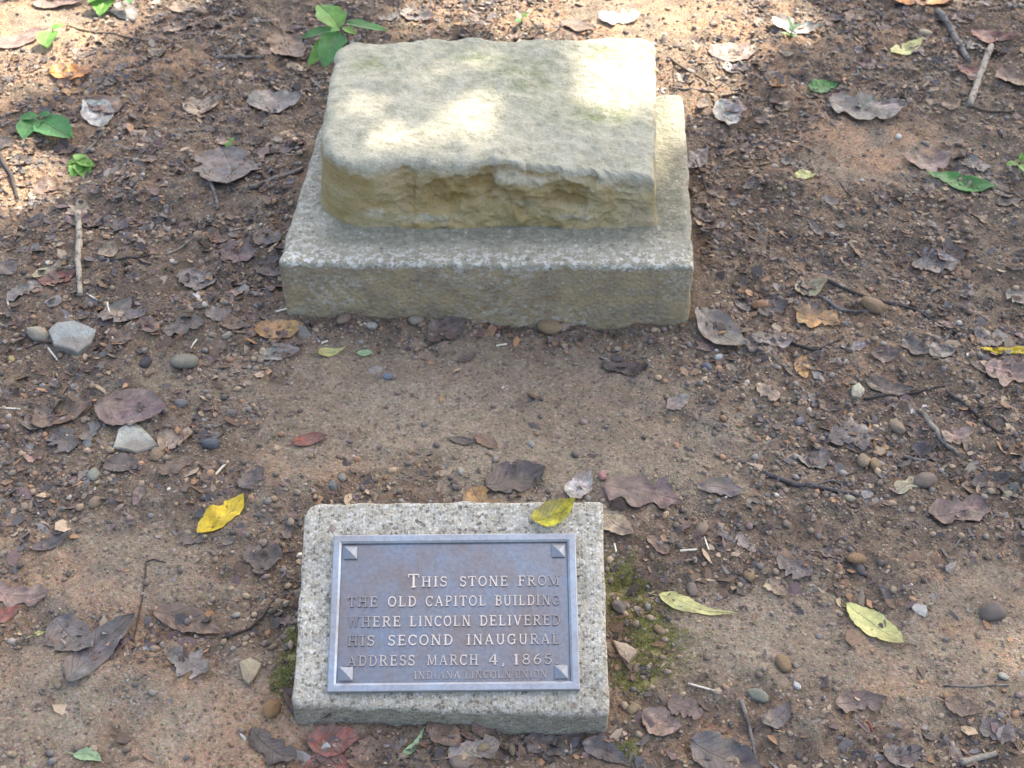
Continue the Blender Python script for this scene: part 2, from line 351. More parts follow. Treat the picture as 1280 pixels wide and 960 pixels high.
# sandstone block: rounded left end, broken face towards the marker, top rising to the back
sq = np.array([[-.362, 2.022], [.268, 2.022], [.298, 2.462], [-.365, 2.462]])
def s_top(x, y):
    u = np.clip((x+.36)/.63, 0, 1); v = np.clip((y-2.02)/.44, 0, 1)
    return (.271-.006*u-.026*sstep(.45, 1., u))*(1-v) + .284*v
def bowl(a, b): return np.clip(1-a*a-b*b, 0, 1)
_fr = np.random.default_rng(31); FS = np.column_stack([_fr.uniform(-.33, .28, 46), _fr.uniform(-.05, 1.05, 46), _fr.uniform(0, 1, 46), _fr.normal(0, .22, 46), _fr.normal(0, .016, 46)])
def scoop(a, w, c, lo, hi): return bowl(a, np.where(w < c, (w-c)/lo, (w-c)/hi))
def facets(x, w):
    """broken faces: each point takes the plane of the nearest fracture centre"""
    num = 0; den = 1e-9
    for cx, cw, h, gx, gw in FS:
        k = np.exp(-26*(((x-cx)/.05)**2+((w-cw)/.34)**2)); den = den+k; num = num+k*(.022*h+gx*(x-cx)+.8*gw*(w-cw))
    return num/den
def s_in(x, y, nx, ny, w):
    fr = np.clip(-ny, 0, 1)**2
    xw = x+.030*fbm(x*14+3, w*2.6, 22, 4); ww = w+.24*fbm(x*13, w*2.2+5, 24, 4)
    d = .010*scoop((xw+.150)/.085, ww, .55, .22, .42)**.9 + .017*scoop((xw-.120)/.055, ww, .52, .18, .36)**.8 + .007*scoop((xw+.045)/.034, ww, .50, .14, .8)**.9 + .010*scoop((xw-.010)/.028, ww, .36, .10, .5)
    mid = sstep(-.27, -.19, xw)*sstep(.275, .21, xw); cmid = sstep(-.08, -.03, xw)*sstep(.10, .05, xw)
    d = d + mid*.36*facets(x+.012*fbm(x*30, w*5, 21, 2), ww) + mid*.007*np.abs(fbm(x*22+w*1.6, w*3.4-x*4, 23, 4)) + mid*.006*np.abs(fbm(x*48-w*2.5, w*7+x*9, 34, 3))
    d = d + mid*sstep(.82, 1.02, ww)*(.001+.006*vn(x*14, 0*x, 33)) + cmid*sstep(.55, 1., ww)*.006 + sstep(.17, .23, x)*sstep(.55, 1., ww)*.006
    d = d - .004*mid*sstep(.42, .12, ww)
    back = np.clip(ny, 0, 1)**2*.020*fbm(x*9, 0*x, 37, 3)
    return fr*d + back + .005*fbm((x+y)*18, w*3, 25, 4) + .002*fbm((x+y)*70, w*9, 26, 3)
V, F, W, N = block(sq, [.095, .007, .03, .045], s_top, BZ-.012, 1000, 130, 60, .017, s_in,
                   lambda x, y: .010*fbm(x*6, y*7, 42, 4)+.0035*fbm(x*34, y*34, 43, 4)+.006*np.clip(fbm(x*13, y*13, 44, 3), 0, 1), lambda n: np.where(n[:, 1] < -.3, .016, .004))
nx, ny = N[:, 0], N[:, 1]; x, y = V[:, 0], V[:, 1]
depth = s_in(x, y, nx, ny, np.clip(W, 0, 1))
weather = np.where(W >= 1, 1.0, .12+.45*sstep(.80, .98, W)); 
fw = np.clip(W, 0, 1)
for gx, gw, sx, sw, k in [(-.15, .24, .10, .10, .42), (.03, .48, .035, .16, .4), (.11, .30, .05, .07, .5), (.0, .85, .06, .12, .6), (-.26, .35, .03, .1, .4), (.22, .8, .04, .12, .4)]:
    weather = weather+(W < 1)*(-ny > .4)*k*np.exp(-((x-gx)/sx)**2-((fw-gw)/sw)**2)
ochre = (W < 1.0)*(sstep(.009, .019, depth)*.95*(-ny > .3) + .22)
mossb = (W >= 1)*np.clip(sum(np.exp(-((x-P[0])/a)**2-((y-P[1])/b)**2) for P, a, b in
        [(at(655, 105, .26), .07, .07), (at(745, 150, .25), .07, .04), (at(600, 75, .27), .06, .03), (at(470, 85, .27), .05, .03), (at(760, 70, .27), .05, .03)]), 0, 1) + (W < 1)*.12
me = mesh_np('sandstone', V, flip(F), M['stone'], True, {'weather': weather, 'ochre': ochre, 'moss': mossb})
tag(link('sandstone_block', me), 'rough pale sandstone block with a broken ochre face, on the concrete plinth', 'stone block')
# ------------------------------------------------------------------ marker: sloping concrete slab with a bronze plaque
mk = empty('stone_marker', (-.0865, 1.15, 0))
tag(mk, 'sloping pebbly concrete marker slab carrying an inscribed bronze plaque', 'marker')
def rel(o, root): o.matrix_parent_inverse = Matrix.Translation(root.location).inverted(); return o
FZ0, FY0, FZ1, FY1 = .044, 1.012, .166, 1.292
slope = (FZ1-FZ0)/(FY1-FY0)
mtop = lambda x, y: FZ0+(y-FY0)*slope
mq = np.array([[-.312, 1.018], [.137, 1.006], [.137, 1.296], [-.310, 1.292]])
V, F, W, N = block(mq, [.010, .006, .006, .022], mtop, -.10, 620, 84, 30, .0075,
                   lambda x, y, nx, ny, w: .003*fbm((x+y*.8)*30, w*4, 18, 4)+.005*np.clip(fbm((x-y)*11, w, 19, 3)-.2, 0, 1), lambda x, y: .0018*fbm(x*45, y*45, 17, 4))
side = (W < .985).astype(float)
me = mesh_np('slab', V, flip(F), M['slab'], True, {'dirt': side*.6+(1-side)*.10*vn(V[:, 0]*8, V[:, 1]*8, 2)+(1-side)*.3*sstep(1.07, 1.01, V[:, 1])*vn(V[:, 0]*14, V[:, 1]*14, 7),
        'algae_shade': side*.55+(1-side)*.25*sstep(1.10, 1.02, V[:, 1]), 'lime': (1-side)*.4})
rel(link('concrete_slab', me, mk), mk)
# plaque frame: origin at the plaque centre on the sloping face, x to the right, y up the slope, z out of the face
ang = math.atan(slope); Nf = np.array([0, -math.sin(ang), math.cos(ang)]); Uf = np.array([0, math.cos(ang), math.sin(ang)])
F0 = np.array([0, FY0, FZ0])
def on_face(px, py, lift=0.0):
    d = ray(px, py); o = np.array([0, 0, CH]); t = ((F0+Nf*lift-o)@Nf)/(d@Nf); return o+d*t
cs = [on_face(*q, .006) for q in ((408, 866), (724, 863), (720, 667), (418, 670))]
pc = sum(cs)/4; PW = .5*((cs[1]-cs[0])[0]+(cs[2]-cs[3])[0]); PHt = .5*(np.linalg.norm(cs[3]-cs[0])+np.linalg.norm(cs[2]-cs[1]))
px_ax = (cs[1]-cs[0])+(cs[2]-cs[3]); px_ax = px_ax-Nf*(px_ax@Nf); px_ax /= np.linalg.norm(px_ax); py_ax = np.cross(Nf, px_ax)
pc = pc - Nf*((pc-F0)@Nf)
PM = Matrix(((px_ax[0], py_ax[0], Nf[0], pc[0]), (px_ax[1], py_ax[1], Nf[1], pc[1]), (px_ax[2], py_ax[2], Nf[2], pc[2]), (0, 0, 0, 1)))
print('plaque', PW, PHt)
def box_np(x0, x1, y0, y1, z0, z1, bev=.0008):
    a = []
    for z, i in ((z0, 0), (z1-bev, 0), (z1, bev)):
        a += [(x0+i, y0+i, z), (x1-i, y0+i, z), (x1-i, y1-i, z), (x0+i, y1-i, z)]
    f = [(3, 2, 1, 0), (8, 9, 10, 11)]
    for k in (0, 4):
        for j in range(4): f.append((k+j, k+(j+1) % 4, k+4+(j+1) % 4, k+4+j))
    return np.array(a), np.array(f)
hw, hh = PW/2, PHt/2; BW = .0125
V, F = box_np(-hw+.001, hw-.001, -hh+.001, hh-.001, -.004, .0045)
plaque = link('plaque', mesh_np('plaque', V, F, M['bronze'], False), mk); plaque.matrix_parent_inverse = Matrix.Translation(mk.location).inverted(); plaque.matrix_basis = PM
tag(plaque, 'bronze plaque with a raised border and raised serif lettering')
prof = [(0, -.004), (0, .0095), (.0015, .0108), (BW-.003, .0108), (BW, .0085), (BW+.0012, .0040)]
V = []; 
for d, z in prof: V += [(-hw+d, -hh+d, z), (hw-d, -hh+d, z), (hw-d, hh-d, z), (-hw+d, hh-d, z)]
link('raised_border', mesh_np('raised_border', V, grid_faces(len(prof), 4, True), M['rim'], False), plaque)
RS = .0190
ros = mesh_np('rosette', [(-RS/2, -RS/2, 0), (RS/2, -RS/2, 0), (RS/2, RS/2, 0), (-RS/2, RS/2, 0), (-RS/2, -RS/2, .0035), (RS/2, -RS/2, .0035), (RS/2, RS/2, .0035), (-RS/2, RS/2, .0035), (0, 0, .0082)],
              [np.array([(0, 1, 5, 4), (1, 2, 6, 5), (2, 3, 7, 6), (3, 0, 4, 7)]), np.array([(4, 5, 8), (5, 6, 8), (6, 7, 8), (7, 4, 8)])], M['stud'], False)
for sx in (-1, 1):
    for sy in (-1, 1):
        o = link('rosette', ros, plaque); o.location = (sx*(hw-BW-.004-RS/2), sy*(hh-BW-.004-RS/2), .0044)
# raised serif capitals, drawn as strokes in a box one unit high
TK, TN, SF = .20, .115, .085
def arc(cx, cy, rx, ry, a0, a1, n=10): return [(cx+rx*math.cos(math.radians(a0+(a1-a0)*k/n)), cy+ry*math.sin(math.radians(a0+(a1-a0)*k/n))) for k in range(n+1)]
def V_(x, w=TK, y0=0., y1=1., a=.10): return [([(x, y0), (x, y1)], w), ([(x-w/2-a, y0+SF/2), (x+w/2+a, y0+SF/2)], SF), ([(x-w/2-a, y1-SF/2), (x+w/2+a, y1-SF/2)], SF)]
def H_(x0, x1, y, w=TN): return [([(x0, y), (x1, y)], w)]
def S_(x, y, up=1, h=.2): return [([(x, y), (x, y+up*h)], SF)]
GL = {
 'I': (V_(.22), .44), 'H': (V_(.2)+V_(.78)+H_(.2, .78, .51), .98), 'T': (V_(.42, a=.08)+H_(.02, .82, .94)+S_(.05, .98, -1, .26)+S_(.79, .98, -1, .26), .84),
 'E': (V_(.2)+H_(.2, .72, .95)+H_(.2, .58, .51)+H_(.2, .76, .05)+S_(.7, .98, -1)+S_(.75, .02, 1)+[([(.57, .4), (.57, .62)], SF)], .8),
 'F': (V_(.2)+H_(.2, .70, .95)+H_(.2, .56, .51)+S_(.68, .98, -1)+[([(.55, .4), (.55, .62)], SF)], .74),
 'L': (V_(.2)+H_(.2, .72, .05)+S_(.72, .02, 1, .24), .78),
 'D': (V_(.2)+[([(.2, .95), (.42, .95)]+arc(.42, .5, .38, .45, 90, -90)+[(.2, .05)], .15)], .88),
 'B': (V_(.2)+[([(.2, .95), (.42, .95)]+arc(.42, .735, .22, .215, 90, -90)+[(.2, .52)], .13), ([(.42, .52)]+arc(.44, .285, .27, .235, 90, -90)+[(.2, .05)], .14)], .78),
 'P': (V_(.2)+[([(.2, .95), (.44, .95)]+arc(.44, .71, .26, .24, 90, -90)+[(.2, .47)], .14)], .76),
 'R': (V_(.2)+[([(.2, .95), (.44, .95)]+arc(.44, .72, .25, .23, 90, -90)+[(.2, .49)], .14), ([(.44, .49), (.80, .04)], .16)]+H_(.72, .94, .04, SF), .9),
 'O': ([(arc(.46, .5, .38, .45, 0, 360, 20), .155)], .92), 'C': ([(arc(.46, .5, .38, .45, 42, 318, 16), .155)]+S_(.76, .98, -1, .3), .84),
 'G': ([(arc(.46, .5, .38, .45, 42, 330, 16), .155), ([(.76, .08), (.76, .44)], .15)]+H_(.56, .92, .44, SF)+S_(.76, .98, -1, .28), .94),
 'S': ([(arc(.35, .735, .24, .215, 30, 270, 10)+arc(.35, .275, .27, .235, 90, -150, 10), .145)]+S_(.60, .96, -1, .24)+S_(.08, .04, 1, .24), .7),
 'U': ([([(.2, .95), (.2, .36)]+arc(.48, .34, .28, .29, 180, 360, 10)+[(.76, .95)], .15)]+H_(.04, .38, .955, SF)+H_(.6, .92, .955, SF), .96),
 'N': (V_(.17, .11)+V_(.80, .11)+[([(.17, .97), (.80, .03)], .18)], .98), 'M': (V_(.15, .11)+V_(.95, .17)+[([(.17, .97), (.55, .08)], .16), ([(.55, .08), (.93, .97)], .11)], 1.12),
 'A': ([([(.12, .04), (.45, .98)], .11), ([(.45, .98), (.80, .04)], .18)]+H_(.24, .66, .34, .10)+H_(0, .26, .04, SF)+H_(.66, .94, .04, SF), .94),
 'V': ([([(.12, .96), (.46, .03)], .18), ([(.46, .03), (.78, .96)], .11)]+H_(0, .28, .955, SF)+H_(.66, .92, .955, SF), .92),
 'W': ([([(.10, .96), (.36, .03)], .17), ([(.36, .03), (.62, .92)], .11), ([(.62, .92), (.88, .03)], .17), ([(.88, .03), (1.12, .96)], .11)]+H_(0, .24, .955, SF)+H_(.5, .74, .955, SF)+H_(1.0, 1.24, .955, SF), 1.24),
 '1': (V_(.25)+[([(.08, .80), (.25, .94)], .1)], .5), '4': ([([(.46, .98), (.06, .32)], .11), ([(.52, 0), (.52, 1.)], .17)]+H_(.04, .74, .31)+H_(.38, .66, .04, SF), .78),
 '5': ([([(.58, .94), (.18, .94), (.14, .56)]+arc(.32, .32, .28, .27, 105, -150, 12), .14)], .7), '6': ([(arc(.36, .31, .26, .26, 0, 360, 16), .14), ([(.56, .96), (.28, .78), (.12, .52), (.1, .32)], .15)], .7),
 '8': ([(arc(.35, .75, .21, .2, 0, 360, 14), .13), (arc(.35, .28, .27, .23, 0, 360, 16), .14)], .7), ',': ([([(.16, .12), (.16, .0), (.06, -.16)], .14)], .3), '.': ([([(.16, 0.), (.16, .17)], .17)], .34)}
def ribbon(pts, wd, h, k):
    P = np.array(pts, float); closed = np.allclose(P[0], P[-1])
    if closed: P = P[:-1]
    if closed: T = np.roll(P, -1, 0)-np.roll(P, 1, 0)
    else: T = np.gradient(P, axis=0)
    T /= np.linalg.norm(T, axis=1)[:, None]+1e-9; Nn = np.column_stack([-T[:, 1], T[:, 0]]); m = len(P)
    z = np.ones((m, 1)); rows = []
    for s, zz in ((-.5, 0), (-.5, h*.55), (-.36, h+k), (.36, h+k), (.5, h*.55), (.5, 0)): rows.append(np.hstack([P+Nn*wd*s, z*zz]))
    Vv = np.concatenate(rows)
    f = []
    for a in range(5):
        for i in range(m if closed else m-1):
            j = (i+1) % m; f.append((a*m+i, a*m+j, (a+1)*m+j, (a+1)*m+i))
    f = [q[::-1] for q in f]
    if not closed: f += [(0, m, 4*m, 5*m), (m, 2*m, 3*m, 4*m), (m-1, 6*m-1, 5*m-1, 2*m-1), (2*m-1, 5*m-1, 4*m-1, 3*m-1)]
    return Vv, np.array(f)
gm = {}
for ch, (strokes, adv) in GL.items():
    Vs, Fs, o = [], [], 0
    for k, (p, wd) in enumerate(strokes):
        v, f = ribbon(p, wd, .30, .012*k); Vs.append(v); Fs.append(f+o); o += len(v)
    gm[ch] = mesh_np('letter', np.concatenate(Vs), np.concatenate(Fs), M['letter'], False)
# word layout measured along the plaque: words with left and right ends, baseline and cap height (fractions of plaque width / height)
def ux(x, y):
    t = (y-100)/700.; l = 133+(103-133)*t; r = 1213+(1217-1213)*t; return (x-l)/(r-l)
def uy(y): return 1-(y-100)/699.
LINES = [(338, 46, [('THIS', 462, 636), ('STONE', 693, 906), ('FROM', 953, 1136)]), (426, 46, [('THE', 194, 326), ('OLD', 372, 498), ('CAPITOL', 540, 807), ('BUILDING', 849, 1136)]),
         (515, 46, [('WHERE', 192, 428), ('LINCOLN', 469, 738), ('DELIVERED', 779, 1136)]), (598, 46, [('HIS', 194, 312), ('SECOND', 372, 658), ('INAUGURAL', 720, 1132)]),
         (686, 46, [('ADDRESS', 192, 490), ('MARCH', 544, 770), ('4,', 815, 890), ('1865.', 926, 1128)]), (744, 33, [('INDIANA', 486, 690), ('LINCOLN', 710, 912), ('UNION', 930, 1072)])]
for base_y, cap, words in LINES:
    for word, x0, x1 in words:
        first = word == 'THIS'
        X0 = (ux(x0, base_y)-.5)*PW; X1 = (ux(x1, base_y)-.5)*PW; yb = (uy(base_y)-.5)*PHt; hgt = cap/699.*PHt
        ws = [GL[c][1]*(1.36 if first and i == 0 else 1) for i, c in enumerate(word)]
        gap = .22; k = (X1-X0)/(sum(ws)+gap*(len(word)-1)); xx = X0
        for i, c in enumerate(word):
            big = 1.36 if first and i == 0 else 1
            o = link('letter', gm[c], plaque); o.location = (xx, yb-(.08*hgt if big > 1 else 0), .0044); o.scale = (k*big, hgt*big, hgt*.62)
            # letter tone: lighter in mid line, darker at the ends and in the last lines
            u_ = xx/PW+.5; tone_ = sstep(.06, .24, u_)*sstep(.97, .70, u_) * {686: .75, 744: .30, 338: 1.0}.get(base_y, .95)
            tone_ = float(np.clip(.10+.9*tone_+random.uniform(-.12, .12), .05, 1)); o.color = (tone_, tone_, tone_, 1)
            xx += (ws[i]+gap)*k
# ------------------------------------------------------------------ leaves
COL = dict(dark=(.068, .056, .052), slate=(.095, .084, .082), grey=(.18, .162, .145), pgrey=(.36, .355, .32), brown=(.15, .095, .062), tan=(.30, .225, .15),
           red=(.19, .062, .045), purple=(.13, .085, .078), pink=(.26, .175, .14), orange=(.50, .19, .03), yellow=(.64, .47, .025), pyel=(.52, .51, .21),
           green=(.05, .20, .045), lgreen=(.12, .29, .04), mint=(.30, .44, .24), olive=(.26, .24, .15), white=(.62, .58, .50), ochre=(.36, .20, .07))
def leaf_profile(kind, t, side, sd):
    if kind == 'oval': b = np.sin(np.pi*t**.82)**.75
    elif kind == 'lance': b = np.sin(np.pi*t**.62)**.9*(1-.35*t)
    elif kind == 'lobed': b = np.sin(np.pi*t**.85)**.55*(.62+.42*np.abs(np.sin(np.pi*(3.1*t+.12))))
    else: b = np.clip(np.minimum(t*4.5, (1-t)*3.6), 0, 1)**.55*(.72+.55*(vn(t*4+sd, side*7.3+sd, 3)))
    tear = .14 if kind in ('oval', 'lance') else .34
    return np.clip(b*(1-tear*np.clip(fbm(t*9+sd, side*3.1+sd*2, 8, 3)+.25, 0, 1)*2 - .06*np.abs(fbm(t*31+sd, side*3.1, 10, 2))), .012, 2)
def leaf_shape(kind, L, wr, sd, fold=.15, curl=0.0, wave=.12, n=24, m=8):
    """flat frame: x along the leaf from base (0) to tip (L), y across, z up"""
    t = np.linspace(0, 1, n)[:, None]*np.ones((1, m+1)); s = np.ones((n, 1))*np.linspace(-1, 1, m+1)[None]
    w = np.where(s < 0, leaf_profile(kind, t, 0., sd), leaf_profile(kind, t, 1., sd))*L*wr*.5
    bend = .09*math.sin(sd*3.7)*L*np.sin(np.pi*t)
    xx = t*L+.03*L*fbm(t*4, s*2, int(sd*10) % 97, 2); yy = s*w+bend
    z = np.abs(s)*w*fold + curl*L*((t-.45)**2)*1.6 + wave*L*.28*fbm(t*3.2+sd, s*1.7+sd, 6, 3) + np.abs(s)**3*w*wave*1.1*(.4+vn(t*3+sd, s+sd, 9))
    V = np.stack([xx, yy, z], -1).reshape(-1, 3); uv = np.stack([s*.5+.5, t], -1).reshape(-1, 2)
    return V, grid_faces(n, m+1), uv
LEAFN = [0]; LEAFC = []
def lay_leaf(name, p0, p1, wr, kind, col, curl=.1, lift=.0, surf=gz, mat='dead', fold=.12, wave=.12, stem=0.0, jitter=.15):
    """a leaf draped over the surface between two world points"""
    LEAFN[0] += 1; sd = LEAFN[0]*.731
    lw = math.hypot(p1[0]-p0[0], p1[1]-p0[1])*wr*.5
    for q_ in ((.3, .7) if wr < .6 else (.5,)): LEAFC.append((p0[0]+(p1[0]-p0[0])*q_, p0[1]+(p1[1]-p0[1])*q_, lw))
    d = np.array(p1[:2])-np.array(p0[:2]); L = float(np.hypot(*d)); a = math.atan2(d[1], d[0])
    V, F, uv = leaf_shape(kind, L, wr, sd, fold, curl, wave)
    if stem: 
        k = len(V); st = np.linspace(0, 1, 5); r = .0009
        S = np.concatenate([np.column_stack([-st*stem, .12*stem*st**2+r*math.cos(q), np.full(5, .0015)+r*math.sin(q)+.002*np.sin(st*3)]) for q in (0, 2.1, 4.2)])
        Fs = np.concatenate([[(k+i*5+j, k+i*5+j+1, k+((i+1) % 3)*5+j+1, k+((i+1) % 3)*5+j) for j in range(4)] for i in range(3)])
        V = np.vstack([V, S]); uv = np.vstack([uv, np.full((15, 2), (.5, .02))]); F = np.vstack([F, Fs])
    ca, sa = math.cos(a), math.sin(a)
    wx = p0[0]+V[:, 0]*ca-V[:, 1]*sa; wy = p0[1]+V[:, 0]*sa+V[:, 1]*ca
    z = V[:, 2]-np.percentile(V[:, 2], 18); z = np.where(z < 0, z*.15, z)
    g = surf(wx, wy); gm_ = np.mean(g); g2 = np.maximum(g, gm_*.5+g*.5)
    wz = g2+.0016+z*.72+lift
    c0 = np.array([wx.mean(), wy.mean(), float(np.min(wz))])
    o = link(name, mesh_np(name, np.column_stack([wx, wy, wz])-c0, F, M[mat], True, uv=uv)); o.location = c0
    j = np.random.default_rng(LEAFN[0]).uniform(1-jitter, 1+jitter); o.color = (*[k*j for k in COL[col]], 1)
    return o
